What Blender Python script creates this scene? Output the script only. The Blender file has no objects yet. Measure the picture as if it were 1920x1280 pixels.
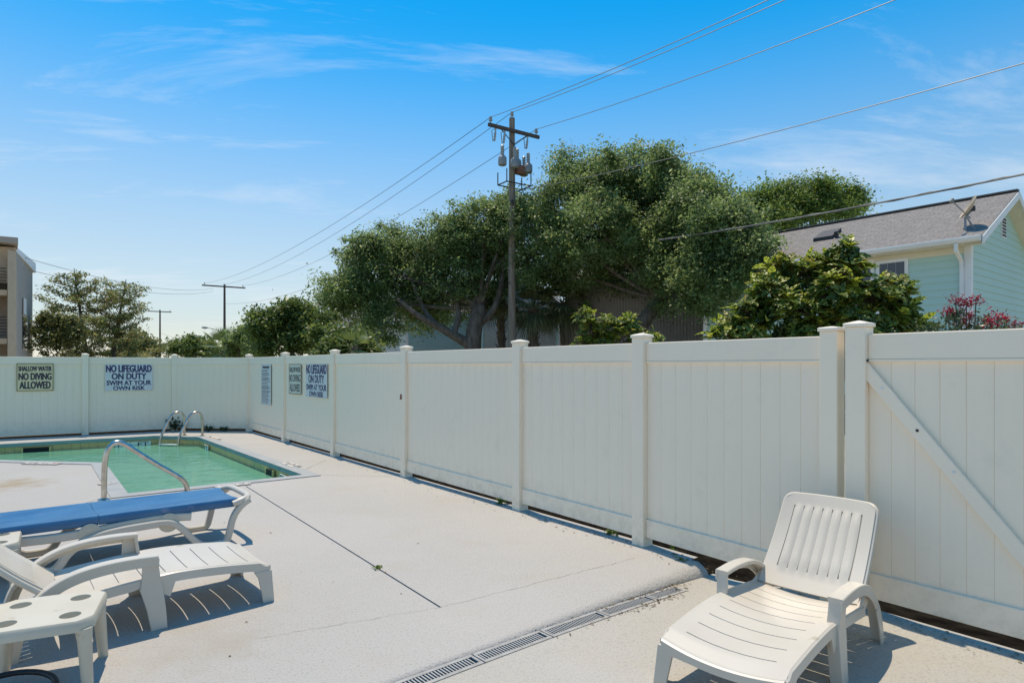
import bpy, bmesh, math, random
import numpy as np
from mathutils import Vector, Matrix
from mathutils.geometry import tessellate_polygon

random.seed(7)
RNG = np.random.default_rng(11)
SC = bpy.context.scene
COL = SC.collection
PI = math.pi

# ---------------------------------------------------------------- camera
FPX, HOR, EYE = 1170.0, 686.0, 1.55        # focal length in photo pixels, horizon row, eye height
cam_d = bpy.data.cameras.new('camera')
cam = bpy.data.objects.new('camera', cam_d)
COL.objects.link(cam)
cam.location = (0, 0, EYE)
cam.rotation_euler = (PI / 2, 0, 0)
cam_d.sensor_width = 36
cam_d.lens = 36 * FPX / 1920
cam_d.shift_y = (HOR - 640) / 1920
cam_d.clip_end = 3000
SC.camera = cam

# ---------------------------------------------------------------- sky and sun
SUN = Vector((-0.15, 0.26, 1.0)).normalized()
wd = bpy.data.worlds.new('World')
SC.world = wd
wd.use_nodes = True
nt = wd.node_tree
nt.nodes.clear()
N = nt.nodes.new
L = nt.links.new
out = N('ShaderNodeOutputWorld')
bg = N('ShaderNodeBackground')
bg.inputs['Strength'].default_value = 0.122
sky = N('ShaderNodeTexSky')
sky.sky_type = 'NISHITA'
sky.sun_disc = False
sky.sun_elevation = math.asin(SUN.z)
sky.sun_rotation = math.atan2(SUN.x, SUN.y)
sky.air_density = 1.0
sky.dust_density = 0.1
sky.ozone_density = 1.6
hsv = N('ShaderNodeHueSaturation')
hsv.inputs['Hue'].default_value = 0.487
hsv.inputs['Saturation'].default_value = 1.42
hsv.inputs['Value'].default_value = 1.15
L(sky.outputs[0], hsv.inputs['Color'])
# thin cirrus: noise on a plane far overhead
tc = N('ShaderNodeTexCoord')
sep = N('ShaderNodeSeparateXYZ')
L(tc.outputs['Generated'], sep.inputs[0])
def M(op, a, b=None, c=None, tree=nt):
    n = tree.nodes.new('ShaderNodeMath')
    n.operation = op
    for i, v in enumerate((a, b, c)):
        if v is None:
            continue
        if isinstance(v, (int, float)):
            n.inputs[i].default_value = v
        else:
            tree.links.new(v, n.inputs[i])
    return n.outputs[0]
elev = N('ShaderNodeMapRange')
elev.interpolation_type = 'SMOOTHSTEP'
elev.inputs[1].default_value = 0.0
elev.inputs[2].default_value = 0.50
elev.inputs[3].default_value = 0.60
elev.inputs[4].default_value = 1.50
L(sep.outputs[2], elev.inputs[0])
L(elev.outputs[0], hsv.inputs['Saturation'])
elv = N('ShaderNodeMapRange')
elv.interpolation_type = 'SMOOTHSTEP'
elv.inputs[1].default_value = 0.0
elv.inputs[2].default_value = 0.50
elv.inputs[3].default_value = 0.72
elv.inputs[4].default_value = 1.28
L(sep.outputs[2], elv.inputs[0])
L(elv.outputs[0], hsv.inputs['Value'])
zz = M('ADD', M('MAXIMUM', sep.outputs[2], 0.0), 0.12)
cx = M('DIVIDE', sep.outputs[0], zz)
cy = M('DIVIDE', sep.outputs[1], zz)
comb = N('ShaderNodeCombineXYZ')
L(M('ADD', M('MULTIPLY', cx, 0.55), M('MULTIPLY', cy, 0.25)), comb.inputs[0])
L(M('SUBTRACT', M('MULTIPLY', cy, 1.5), M('MULTIPLY', cx, 0.35)), comb.inputs[1])
nz = N('ShaderNodeTexNoise')
nz.inputs['Scale'].default_value = 1.15
nz.inputs['Detail'].default_value = 13
nz.inputs['Roughness'].default_value = 0.66
nz.inputs['Distortion'].default_value = 0.5
L(comb.outputs[0], nz.inputs['Vector'])
rmp = N('ShaderNodeMapRange')
rmp.inputs[1].default_value = 0.53
rmp.inputs[2].default_value = 0.80
rmp.inputs[3].default_value = 0.0
rmp.inputs[4].default_value = 0.62
L(nz.outputs[0], rmp.inputs[0])
mixc = N('ShaderNodeMixRGB')
mixc.inputs[2].default_value = (6.2, 6.4, 6.6, 1)
L(rmp.outputs[0], mixc.inputs[0])
L(hsv.outputs[0], mixc.inputs[1])
L(mixc.outputs[0], bg.inputs['Color'])
L(bg.outputs[0], out.inputs['Surface'])

sun_d = bpy.data.lights.new('sun', 'SUN')
sun_d.energy = 3.6
sun_d.angle = math.radians(0.53)
sun_d.color = (1.0, 0.87, 0.69)
sun = bpy.data.objects.new('sun', sun_d)
COL.objects.link(sun)
sun.rotation_euler = SUN.to_track_quat('Z', 'Y').to_euler()
sun.location = (0, 0, 40)

SC.view_settings.view_transform = 'Standard'
SC.view_settings.look = 'None'
SC.view_settings.gamma = 1
SC.view_settings.exposure = 0.27

# ---------------------------------------------------------------- surveying helpers
U2 = Vector((-0.622, 0.783))      # along the long fence, away from the viewer
V2 = Vector((0.783, 0.622))       # across, towards the houses

def G(px, py, z=0.0):
    """ground point (height z) that the photo shows at this pixel"""
    d = FPX * (EYE - z) / (py - HOR)
    return Vector(((px - 960) * d / FPX, d, z))

def P(px, py, d):
    return Vector(((px - 960) * d / FPX, d, EYE - (py - HOR) * d / FPX))

def on_line(px, a, b):
    """point where the view column px meets the vertical plane through a, b (2D)"""
    k = (px - 960) / FPX
    dx, dy = b[0] - a[0], b[1] - a[1]
    t = (k * a[1] - a[0]) / (dx - k * dy)
    return Vector((a[0] + dx * t, a[1] + dy * t))

def zat(py, d):
    return EYE - (py - HOR) * d / FPX

# ---------------------------------------------------------------- mesh helpers
class MB:
    def __init__(s):
        s.v, s.f = [], []
    def quad(s, a, b, c, d):
        i = len(s.v)
        s.v += [tuple(a), tuple(b), tuple(c), tuple(d)]
        s.f.append((i, i + 1, i + 2, i + 3))
    def poly(s, pts):
        i = len(s.v)
        s.v += [tuple(p) for p in pts]
        s.f.append(tuple(range(i, i + len(pts))))
    def hexa(s, p):
        i = len(s.v)
        s.v += [tuple(q) for q in p]
        for f in ((0, 3, 2, 1), (4, 5, 6, 7), (0, 1, 5, 4), (1, 2, 6, 5), (2, 3, 7, 6), (3, 0, 4, 7)):
            s.f.append(tuple(i + k for k in f))
    def box(s, c, size, ax=None):
        c = Vector(c)
        h = [q * 0.5 for q in size]
        X, Y, Z = ax if ax else (Vector((1, 0, 0)), Vector((0, 1, 0)), Vector((0, 0, 1)))
        pts = []
        for dz in (-1, 1):
            for dx, dy in ((-1, -1), (1, -1), (1, 1), (-1, 1)):
                pts.append(c + X * (h[0] * dx) + Y * (h[1] * dy) + Z * (h[2] * dz))
        s.hexa(pts)
    def prism(s, poly, z0, z1):
        n = len(poly)
        i = len(s.v)
        s.v += [(p[0], p[1], z0) for p in poly] + [(p[0], p[1], z1) for p in poly]
        s.f.append(tuple(i + k for k in reversed(range(n))))
        s.f.append(tuple(i + n + k for k in range(n)))
        for k in range(n):
            m = (k + 1) % n
            s.f.append((i + k, i + m, i + n + m, i + n + k))
    def loft(s, rings, cap=True, closed=True):
        i = len(s.v)
        n = len(rings[0])
        for r in rings:
            s.v += [tuple(p) for p in r]
        for a in range(len(rings) - 1):
            for k in range(n if closed else n - 1):
                m = (k + 1) % n
                s.f.append((i + a * n + k, i + a * n + m, i + (a + 1) * n + m, i + (a + 1) * n + k))
        if cap:
            s.f.append(tuple(i + k for k in reversed(range(n))))
            e = i + (len(rings) - 1) * n
            s.f.append(tuple(e + k for k in range(n)))
    def tube(s, pts, rad, n=8):
        pts = [Vector(p) for p in pts]
        if isinstance(rad, (int, float)):
            rad = [rad] * len(pts)
        rings = []
        up = None
        for k, p in enumerate(pts):
            t = (pts[min(k + 1, len(pts) - 1)] - pts[max(k - 1, 0)]).normalized()
            if up is None:
                up = Vector((0, 0, 1)) if abs(t.z) < 0.9 else Vector((1, 0, 0))
            x = t.cross(up)
            if x.length < 1e-4:
                x = t.cross(Vector((0, 1, 0.3)))
            x.normalize()
            y = x.cross(t).normalized()
            up = y
            rings.append([p + x * (math.cos(2 * PI * j / n) * rad[k]) + y * (math.sin(2 * PI * j / n) * rad[k]) for j in range(n)])
        s.loft(rings)
    def lathe(s, c, prof, n=14, axis=None):
        c = Vector(c)
        Z = Vector(axis).normalized() if axis else Vector((0, 0, 1))
        X = Z.orthogonal().normalized()
        Y = Z.cross(X)
        s.loft([[c + X * (r * math.cos(2 * PI * j / n)) + Y * (r * math.sin(2 * PI * j / n)) + Z * h for j in range(n)] for r, h in prof])
    def sweep(s, path, ws, ts, side):
        """rounded-rectangle section along a path; ws = width along side, ts = thickness in the path plane"""
        path = [Vector(p) for p in path]
        side = Vector(side).normalized()
        rings = []
        for k, p in enumerate(path):
            t = (path[min(k + 1, len(path) - 1)] - path[max(k - 1, 0)]).normalized()
            nrm = side.cross(t).normalized()
            w = ws[k] / 2 if isinstance(ws, (list, tuple)) else ws / 2
            h = ts[k] / 2 if isinstance(ts, (list, tuple)) else ts / 2
            c = min(w, h) * 0.35
            ring = []
            for a, b in ((-w, -h + c), (-w + c, -h), (w - c, -h), (w, -h + c), (w, h - c), (w - c, h), (-w + c, h), (-w, h - c)):
                ring.append(p + side * a + nrm * b)
            rings.append(ring)
        s.loft(rings)
    def mesh(s, name, smooth=False):
        me = bpy.data.meshes.new(name)
        me.from_pydata(s.v, [], s.f)
        bm = bmesh.new()
        bm.from_mesh(me)
        bmesh.ops.recalc_face_normals(bm, faces=bm.faces)
        bm.to_mesh(me)
        bm.free()
        if smooth:
            me.polygons.foreach_set('use_smooth', [True] * len(me.polygons))
        me.update()
        return me
    def build(s, name, mat, parent=None, smooth=False, bevel=0, world=False):
        if world and parent is not None:
            o = parent.location if parent.parent is None else parent.parent.location
            s.v = [(a - o.x, b - o.y, c - o.z) for a, b, c in s.v]
        ob = bpy.data.objects.new(name, s.mesh(name, smooth))
        COL.objects.link(ob)
        ob.data.materials.append(mat)
        ob.parent = parent
        if bevel:
            m = ob.modifiers.new('bevel', 'BEVEL')
            m.width = bevel
            m.segments = 2
            m.limit_method = 'ANGLE'
            m.angle_limit = math.radians(35)
            m.harden_normals = False
        if smooth:
            auto_smooth(ob)
        return ob

def auto_smooth(ob, ang=40):
    me = ob.data
    bm = bmesh.new()
    bm.from_mesh(me)
    for e in bm.edges:
        if len(e.link_faces) == 1:
            e.smooth = False
        if len(e.link_faces) == 2 and e.calc_face_angle(0) > math.radians(ang):
            e.smooth = False
    bm.to_mesh(me)
    bm.free()

def tag(o, label=None, cat=None, group=None, kind=None):
    if label: o['label'] = label
    if cat: o['category'] = cat
    if group: o['group'] = group
    if kind: o['kind'] = kind
    return o

def empty(name, loc, label, cat, group=None, rz=0.0):
    o = bpy.data.objects.new(name, None)
    o.empty_display_size = 0.2
    COL.objects.link(o)
    o.location = loc
    o.rotation_euler = (0, 0, rz)
    return tag(o, label, cat, group)

def inst(name, me, parent, loc, rot=(0, 0, 0), scale=(1, 1, 1)):
    o = bpy.data.objects.new(name, me)
    COL.objects.link(o)
    o.parent = parent
    o.location = loc
    o.rotation_euler = rot
    o.scale = scale
    return o

# ---------------------------------------------------------------- materials
def mat(name, color, rough=0.5, metal=0.0, spec=0.5):
    m = bpy.data.materials.new(name)
    m.use_nodes = True
    b = m.node_tree.nodes['Principled BSDF']
    b.inputs['Base Color'].default_value = (*color, 1)
    b.inputs['Roughness'].default_value = rough
    b.inputs['Metallic'].default_value = metal
    b.inputs['Specular IOR Level'].default_value = spec
    return m

def noisy(name, c1, c2, scale=5, rough=0.5, bump=0.0, bscale=None, detail=6, lo=0.35, hi=0.65, stretch=(1, 1, 1), metal=0.0, c3=None, s3=60, t3=0.6, coord='Object', spec=0.5, bdist=0.01):
    m = mat(name, c1, rough, metal, spec)
    t = m.node_tree
    b = t.nodes['Principled BSDF']
    tcn = t.nodes.new('ShaderNodeTexCoord')
    mp = t.nodes.new('ShaderNodeMapping')
    mp.inputs['Scale'].default_value = stretch
    t.links.new(tcn.outputs[coord], mp.inputs[0])
    n = t.nodes.new('ShaderNodeTexNoise')
    n.inputs['Scale'].default_value = scale
    n.inputs['Detail'].default_value = detail
    t.links.new(mp.outputs[0], n.inputs['Vector'])
    r = t.nodes.new('ShaderNodeMapRange')
    r.inputs[1].default_value = lo
    r.inputs[2].default_value = hi
    t.links.new(n.outputs[0], r.inputs[0])
    mx = t.nodes.new('ShaderNodeMixRGB')
    mx.inputs[1].default_value = (*c1, 1)
    mx.inputs[2].default_value = (*c2, 1)
    t.links.new(r.outputs[0], mx.inputs[0])
    col = mx.outputs[0]
    if c3:
        n3 = t.nodes.new('ShaderNodeTexNoise')
        n3.inputs['Scale'].default_value = s3
        n3.inputs['Detail'].default_value = 3
        t.links.new(mp.outputs[0], n3.inputs['Vector'])
        r3 = t.nodes.new('ShaderNodeMapRange')
        r3.inputs[1].default_value = t3
        r3.inputs[2].default_value = t3 + 0.08
        t.links.new(n3.outputs[0], r3.inputs[0])
        m3 = t.nodes.new('ShaderNodeMixRGB')
        m3.inputs[2].default_value = (*c3, 1)
        t.links.new(r3.outputs[0], m3.inputs[0])
        t.links.new(col, m3.inputs[1])
        col = m3.outputs[0]
    t.links.new(col, b.inputs['Base Color'])
    if bump:
        nb = t.nodes.new('ShaderNodeTexNoise')
        nb.inputs['Scale'].default_value = bscale or scale * 4
        nb.inputs['Detail'].default_value = 5
        t.links.new(mp.outputs[0], nb.inputs['Vector'])
        bn = t.nodes.new('ShaderNodeBump')
        bn.inputs['Strength'].default_value = bump
        bn.inputs['Distance'].default_value = bdist
        t.links.new(nb.outputs[0], bn.inputs['Height'])
        t.links.new(bn.outputs[0], b.inputs['Normal'])
    return m

def leafmat(name, stops, rough=0.45, trans=0.35, tcol=None):
    """stops: [(pos, rgb)], picked per leaf"""
    m = bpy.data.materials.new(name)
    m.use_nodes = True
    t = m.node_tree
    b = t.nodes['Principled BSDF']
    geo = t.nodes.new('ShaderNodeNewGeometry')
    cr = t.nodes.new('ShaderNodeValToRGB')
    e = cr.color_ramp.elements
    while len(e) < len(stops):
        e.new(0.5)
    for k, (p, c) in enumerate(stops):
        e[k].position = p
        e[k].color = (*c, 1)
    t.links.new(geo.outputs['Random Per Island'], cr.inputs[0])
    nn_ = t.nodes.new('ShaderNodeTexNoise')
    nn_.inputs['Scale'].default_value = 1.1
    nn_.inputs['Detail'].default_value = 2
    t.links.new(geo.outputs['Position'], nn_.inputs['Vector'])
    rg = t.nodes.new('ShaderNodeMapRange')
    rg.inputs[1].default_value = 0.3
    rg.inputs[2].default_value = 0.7
    rg.inputs[3].default_value = 0.72
    rg.inputs[4].default_value = 1.3
    t.links.new(nn_.outputs[0], rg.inputs[0])
    cv = t.nodes.new('ShaderNodeHueSaturation')
    t.links.new(rg.outputs[0], cv.inputs['Value'])
    t.links.new(cr.outputs[0], cv.inputs['Color'])
    cr = cv
    t.links.new(cr.outputs[0], b.inputs['Base Color'])
    b.inputs['Roughness'].default_value = rough
    tr = t.nodes.new('ShaderNodeBsdfTranslucent')
    hs = t.nodes.new('ShaderNodeHueSaturation')
    hs.inputs['Hue'].default_value = 0.48
    hs.inputs['Value'].default_value = 1.75
    t.links.new(cr.outputs[0], hs.inputs['Color'])
    t.links.new(hs.outputs[0], tr.inputs['Color'])
    mx = t.nodes.new('ShaderNodeMixShader')
    mx.inputs[0].default_value = trans
    t.links.new(b.outputs[0], mx.inputs[1])
    t.links.new(tr.outputs[0], mx.inputs[2])
    t.links.new(mx.outputs[0], t.nodes['Material Output'].inputs['Surface'])
    return m

VINYL = noisy('white_vinyl', (0.94, 0.82, 0.65), (0.91, 0.79, 0.62), 1.3, 0.42, 0.03, 40, spec=0.35)
VINYL_OLD = noisy('weathered_vinyl', (0.90, 0.81, 0.64), (0.86, 0.77, 0.60), 1.1, 0.5, 0.03, 40, spec=0.3)
def dirty_base(m, col=(0.36, 0.32, 0.22), top=0.40, amt=0.55):
    # mud splash and algae along the foot of the fence
    t = m.node_tree
    b = t.nodes['Principled BSDF']
    src = b.inputs['Base Color'].links[0].from_socket
    geo = t.nodes.new('ShaderNodeNewGeometry')
    sp = t.nodes.new('ShaderNodeSeparateXYZ')
    t.links.new(geo.outputs['Position'], sp.inputs[0])
    r = t.nodes.new('ShaderNodeMapRange')
    r.inputs[1].default_value = top
    r.inputs[2].default_value = 0.0
    t.links.new(sp.outputs[2], r.inputs[0])
    n = t.nodes.new('ShaderNodeTexNoise')
    n.inputs['Scale'].default_value = 9
    n.inputs['Detail'].default_value = 8
    n.inputs['Roughness'].default_value = 0.7
    t.links.new(geo.outputs['Position'], n.inputs['Vector'])
    r2 = t.nodes.new('ShaderNodeMapRange')
    r2.inputs[1].default_value = 0.45
    r2.inputs[2].default_value = 0.75
    r2.inputs[4].default_value = amt
    t.links.new(n.outputs[0], r2.inputs[0])
    x = t.nodes.new('ShaderNodeMixRGB')
    x.inputs[2].default_value = (*col, 1)
    t.links.new(M('MULTIPLY', r.outputs[0], r2.outputs[0], tree=t), x.inputs[0])
    t.links.new(src, x.inputs[1])
    # faint scuffs higher up
    n2 = t.nodes.new('ShaderNodeTexNoise')
    n2.inputs['Scale'].default_value = 3.5
    n2.inputs['Detail'].default_value = 10
    n2.inputs['Roughness'].default_value = 0.75
    t.links.new(geo.outputs['Position'], n2.inputs['Vector'])
    r3 = t.nodes.new('ShaderNodeMapRange')
    r3.inputs[1].default_value = 0.56
    r3.inputs[2].default_value = 0.78
    r3.inputs[4].default_value = 0.30
    t.links.new(n2.outputs[0], r3.inputs[0])
    y = t.nodes.new('ShaderNodeMixRGB')
    y.inputs[2].default_value = (0.62, 0.57, 0.46, 1)
    t.links.new(r3.outputs[0], y.inputs[0])
    t.links.new(x.outputs[0], y.inputs[1])
    t.links.new(y.outputs[0], b.inputs['Base Color'])
dirty_base(VINYL)
dirty_base(VINYL_OLD)
RESIN = noisy('white_resin', (0.615, 0.56, 0.47), (0.58, 0.52, 0.43), 3.0, 0.35, 0.02, 120, c3=(0.46, 0.40, 0.30), s3=9, t3=0.70)
RESIN_OLD = noisy('yellowed_resin', (0.60, 0.545, 0.43), (0.55, 0.49, 0.375), 3.5, 0.42, 0.03, 90, c3=(0.45, 0.40, 0.30), s3=16, t3=0.67)
STEEL = noisy('brushed_steel', (0.62, 0.59, 0.54), (0.46, 0.42, 0.36), 14, 0.26, 0.0, metal=1.0)
BLUE = noisy('blue_sling', (0.018, 0.105, 0.25), (0.05, 0.16, 0.31), 2.2, 0.32, 0.12, 260, stretch=(1, 5, 1), c3=(0.15, 0.22, 0.36), s3=7, t3=0.66)
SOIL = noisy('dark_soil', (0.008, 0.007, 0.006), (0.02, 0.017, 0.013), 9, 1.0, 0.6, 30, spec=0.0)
BOUNCE_GROUND = noisy('pale_bounce_ground', (0.40, 0.36, 0.28), (0.26, 0.25, 0.15), 0.5, 0.95, 0.5, 12)  # pale sand invented for the hidden yard, to bounce light onto shaded walls and trees
BARK = noisy('oak_bark', (0.075, 0.058, 0.043), (0.16, 0.13, 0.105), 7, 0.92, 0.8, 22, stretch=(1, 1, 0.3))
POLEWOOD = noisy('weathered_pole', (0.17, 0.135, 0.105), (0.30, 0.25, 0.20), 6, 0.9, 0.4, 40, stretch=(5, 5, 0.25))
POLEDARK = noisy('creosote_pole', (0.07, 0.05, 0.042), (0.13, 0.10, 0.085), 6, 0.9, 0.3, 30, stretch=(4, 4, 0.3))
TANK = noisy('grey_tank', (0.30, 0.315, 0.32), (0.24, 0.25, 0.25), 5, 0.5)
PORC = mat('porcelain', (0.35, 0.37, 0.38), 0.25)
RUST = noisy('rusty_steel', (0.22, 0.09, 0.055), (0.32, 0.15, 0.10), 9, 0.8)
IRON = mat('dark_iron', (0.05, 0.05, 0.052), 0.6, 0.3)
CABLE = mat('cable', (0.16, 0.16, 0.165), 0.5)
ALU = noisy('alu_cable', (0.30, 0.29, 0.27), (0.10, 0.10, 0.10), 1.2, 0.6)
BLACK = mat('black_rubber', (0.012, 0.012, 0.013), 0.4)
NAVY = mat('navy_lettering', (0.035, 0.04, 0.13), 0.5)
CHAR = mat('charcoal_lettering', (0.05, 0.05, 0.065), 0.5)
SIGNW = noisy('white_sign', (0.66, 0.70, 0.70), (0.60, 0.64, 0.64), 6, 0.4)
SIGNY = noisy('cream_sign', (0.72, 0.65, 0.40), (0.66, 0.58, 0.34), 5, 0.45)
SIGNP = noisy('faded_sign', (0.68, 0.69, 0.58), (0.62, 0.63, 0.52), 5, 0.45)
WHITE = noisy('white_trim', (0.80, 0.79, 0.77), (0.74, 0.73, 0.71), 3, 0.5)
CREAM = noisy('cream_soffit', (0.74, 0.69, 0.54), (0.70, 0.64, 0.50), 3, 0.6)
MINT = noisy('mint_siding', (0.465, 0.645, 0.575), (0.435, 0.61, 0.545), 2.5, 0.6, 0.05, 60)
TEAL = noisy('pale_blue_siding', (0.36, 0.50, 0.50), (0.32, 0.46, 0.46), 2.0, 0.65)
GREYSID = noisy('grey_siding', (0.34, 0.34, 0.32), (0.29, 0.29, 0.28), 2.0, 0.7)
BROWNSID = noisy('brown_siding', (0.30, 0.265, 0.24), (0.25, 0.22, 0.20), 2.0, 0.8)
STUCCO = noisy('tan_stucco', (0.66, 0.49, 0.33), (0.60, 0.44, 0.295), 3, 0.85, 0.2, 60)
STUCCO2 = noisy('grey_stucco', (0.44, 0.37, 0.31), (0.40, 0.335, 0.28), 3, 0.85, 0.2, 60)
BRICK = noisy('chimney_brick', (0.23, 0.13, 0.09), (0.16, 0.09, 0.065), 5, 0.9)
GLASS = mat('window_glass', (0.03, 0.035, 0.055), 0.05, 0.0, 0.8)
CURTAIN = noisy('curtain', (0.30, 0.28, 0.33), (0.22, 0.21, 0.26), 4, 0.8)
def shingle():
    m = noisy('roof_shingle', (0.275, 0.255, 0.24), (0.205, 0.19, 0.175), 7, 0.95, 0, c3=(0.36, 0.31, 0.28), s3=24, t3=0.55, stretch=(0.5, 1.6, 1.6))
    t = m.node_tree
    b = t.nodes['Principled BSDF']
    tcn = t.nodes.new('ShaderNodeTexCoord')
    br = t.nodes.new('ShaderNodeTexBrick')
    br.inputs['Scale'].default_value = 1
    br.inputs['Brick Width'].default_value = 0.3
    br.inputs['Row Height'].default_value = 0.14
    br.inputs['Mortar Size'].default_value = 0.012
    br.inputs['Color1'].default_value = (1, 1, 1, 1)
    br.inputs['Color2'].default_value = (0.6, 0.6, 0.6, 1)
    br.inputs['Mortar'].default_value = (0, 0, 0, 1)
    t.links.new(tcn.outputs['UV'], br.inputs['Vector'])
    bn = t.nodes.new('ShaderNodeBump')
    bn.inputs['Strength'].default_value = 0.6
    bn.inputs['Distance'].default_value = 0.02
    t.links.new(br.outputs['Color'], bn.inputs['Height'])
    t.links.new(bn.outputs[0], b.inputs['Normal'])
    src = b.inputs['Base Color'].links[0].from_socket
    mx = t.nodes.new('ShaderNodeMixRGB')
    mx.blend_type = 'MULTIPLY'
    mx.inputs[0].default_value = 0.3
    t.links.new(src, mx.inputs[1])
    t.links.new(br.outputs['Color'], mx.inputs[2])
    t.links.new(mx.outputs[0], b.inputs['Base Color'])
    return m
SHINGLE = shingle()
ROOFDARK = noisy('grey_roof', (0.20, 0.18, 0.165), (0.15, 0.135, 0.12), 5, 0.95)

def concrete(name, c1, c2):
    m = noisy(name, c1, c2, 0.9, 0.9, 0.9, 60, detail=9, lo=0.3, hi=0.72, coord='Object', spec=0.2, bdist=0.008)
    t = m.node_tree
    b = t.nodes['Principled BSDF']
    src = b.inputs['Base Color'].links[0].from_socket
    tcn = t.nodes.new('ShaderNodeTexCoord')
    def layer(src, scale, lo, hi, col, amt, detail=4, rough=0.6):
        n = t.nodes.new('ShaderNodeTexNoise')
        n.inputs['Scale'].default_value = scale
        n.inputs['Detail'].default_value = detail
        n.inputs['Roughness'].default_value = rough
        t.links.new(tcn.outputs['Object'], n.inputs['Vector'])
        r = t.nodes.new('ShaderNodeMapRange')
        r.inputs[1].default_value = lo
        r.inputs[2].default_value = hi
        r.inputs[4].default_value = amt
        t.links.new(n.outputs[0], r.inputs[0])
        x = t.nodes.new('ShaderNodeMixRGB')
        x.inputs[2].default_value = (*col, 1)
        t.links.new(r.outputs[0], x.inputs[0])
        t.links.new(src, x.inputs[1])
        return x.outputs[0]
    src = layer(src, 75, 0.54, 0.68, (0.20, 0.18, 0.15), 0.5, 4)        # pits of the knock-down texture
    src = layer(src, 22, 0.57, 0.74, (0.25, 0.22, 0.18), 0.42, 9, 0.8)     # worn grit
    src = layer(src, 1.7, 0.54, 0.74, (0.40, 0.34, 0.26), 0.35, 8)          # tan stains
    src = layer(src, 0.45, 0.45, 0.7, (0.52, 0.49, 0.455), 0.5, 4)
    src = layer(src, 0.8, 0.60, 0.72, (0.31, 0.28, 0.24), 0.30, 9, 0.7)     # dried water marks
    src = layer(src, 6.0, 0.68, 0.76, (0.28, 0.20, 0.12), 0.45, 6, 0.7)      # rust and leaf stains
    t.links.new(src, b.inputs['Base Color'])
    return m
DECK = concrete('deck_concrete', (0.445, 0.422, 0.388), (0.41, 0.388, 0.354))
def stain(m, c, r, col, amt):
    # one old rust-brown spill on the slab
    t = m.node_tree
    b = t.nodes['Principled BSDF']
    src = b.inputs['Base Color'].links[0].from_socket
    geo = t.nodes.new('ShaderNodeNewGeometry')
    vm = t.nodes.new('ShaderNodeVectorMath')
    vm.operation = 'DISTANCE'
    vm.inputs[1].default_value = c
    t.links.new(geo.outputs['Position'], vm.inputs[0])
    n = t.nodes.new('ShaderNodeTexNoise')
    n.inputs['Scale'].default_value = 5
    n.inputs['Detail'].default_value = 9
    t.links.new(geo.outputs['Position'], n.inputs['Vector'])
    d = M('ADD', vm.outputs['Value'], M('MULTIPLY', M('SUBTRACT', n.outputs[0], 0.5, tree=t), r * 2.2, tree=t), tree=t)
    mr = t.nodes.new('ShaderNodeMapRange')
    mr.inputs[1].default_value = r
    mr.inputs[2].default_value = 0.0
    mr.inputs[4].default_value = amt
    t.links.new(d, mr.inputs[0])
    x = t.nodes.new('ShaderNodeMixRGB')
    x.inputs[2].default_value = (*col, 1)
    t.links.new(mr.outputs[0], x.inputs[0])
    t.links.new(src, x.inputs[1])
    t.links.new(x.outputs[0], b.inputs['Base Color'])
stain(DECK, G(14, 908), 0.62, (0.33, 0.25, 0.15), 0.75)
stain(DECK, G(395, 1210), 0.40, (0.36, 0.31, 0.23), 0.45)
DECK2 = concrete('lower_deck_concrete', (0.445, 0.415, 0.36), (0.41, 0.38, 0.325))
COPING = noisy('painted_coping', (0.36, 0.365, 0.355), (0.31, 0.32, 0.315), 3, 0.8, 0.3, 70)
COPEFACE = noisy('teal_coping_edge', (0.27, 0.37, 0.355), (0.22, 0.31, 0.30), 4, 0.7)
TILE = noisy('ochre_tile', (0.78, 0.54, 0.22), (0.66, 0.46, 0.20), 6, 0.3, c3=(0.48, 0.46, 0.20), s3=4, t3=0.6)
GROUT = noisy('tile_grout', (0.46, 0.38, 0.20), (0.36, 0.32, 0.18), 5, 0.8)
PLASTER = noisy('pool_plaster', (0.25, 0.45, 0.36), (0.2, 0.38, 0.3), 2, 0.8)
GROOVE = noisy('joint_dirt', (0.10, 0.085, 0.06), (0.05, 0.042, 0.03), 20, 0.95)

def water_mat():
    m = noisy('green_pool_water', (0.115, 0.315, 0.205), (0.135, 0.35, 0.235), 0.5, 0.06, 0)
    t = m.node_tree
    b = t.nodes['Principled BSDF']
    b.inputs['IOR'].default_value = 1.33
    tcn = t.nodes.new('ShaderNodeTexCoord')
    n = t.nodes.new('ShaderNodeTexNoise')
    n.inputs['Scale'].default_value = 3.2
    n.inputs['Detail'].default_value = 4
    n.inputs['Distortion'].default_value = 0.6
    t.links.new(tcn.outputs['Object'], n.inputs['Vector'])
    bn = t.nodes.new('ShaderNodeBump')
    bn.inputs['Strength'].default_value = 0.35
    bn.inputs['Distance'].default_value = 0.05
    t.links.new(n.outputs[0], bn.inputs['Height'])
    t.links.new(bn.outputs[0], b.inputs['Normal'])
    return m
WATER = water_mat()

# ================================================================ SETTING
# ---- fence survey points
FA = G(467, 808).xy
FB = G(1204, 1020).xy
fu = (FA - FB).normalized()                 # along the long fence, away
fn = Vector((-fu.y, fu.x))
if fn.dot(-FB) < 0: fn = -fn                # towards the pool side
def fpt(px):                                # point of the long fence line seen in column px
    return on_line(px, FA, FB)
Q1 = G(327, 807).xy
Q2 = G(160, 815).xy
qd = (Q2 - Q1).normalized()
Q3 = Q2 + qd * 1.9
Q4 = Q3 + qd * 1.9

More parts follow.
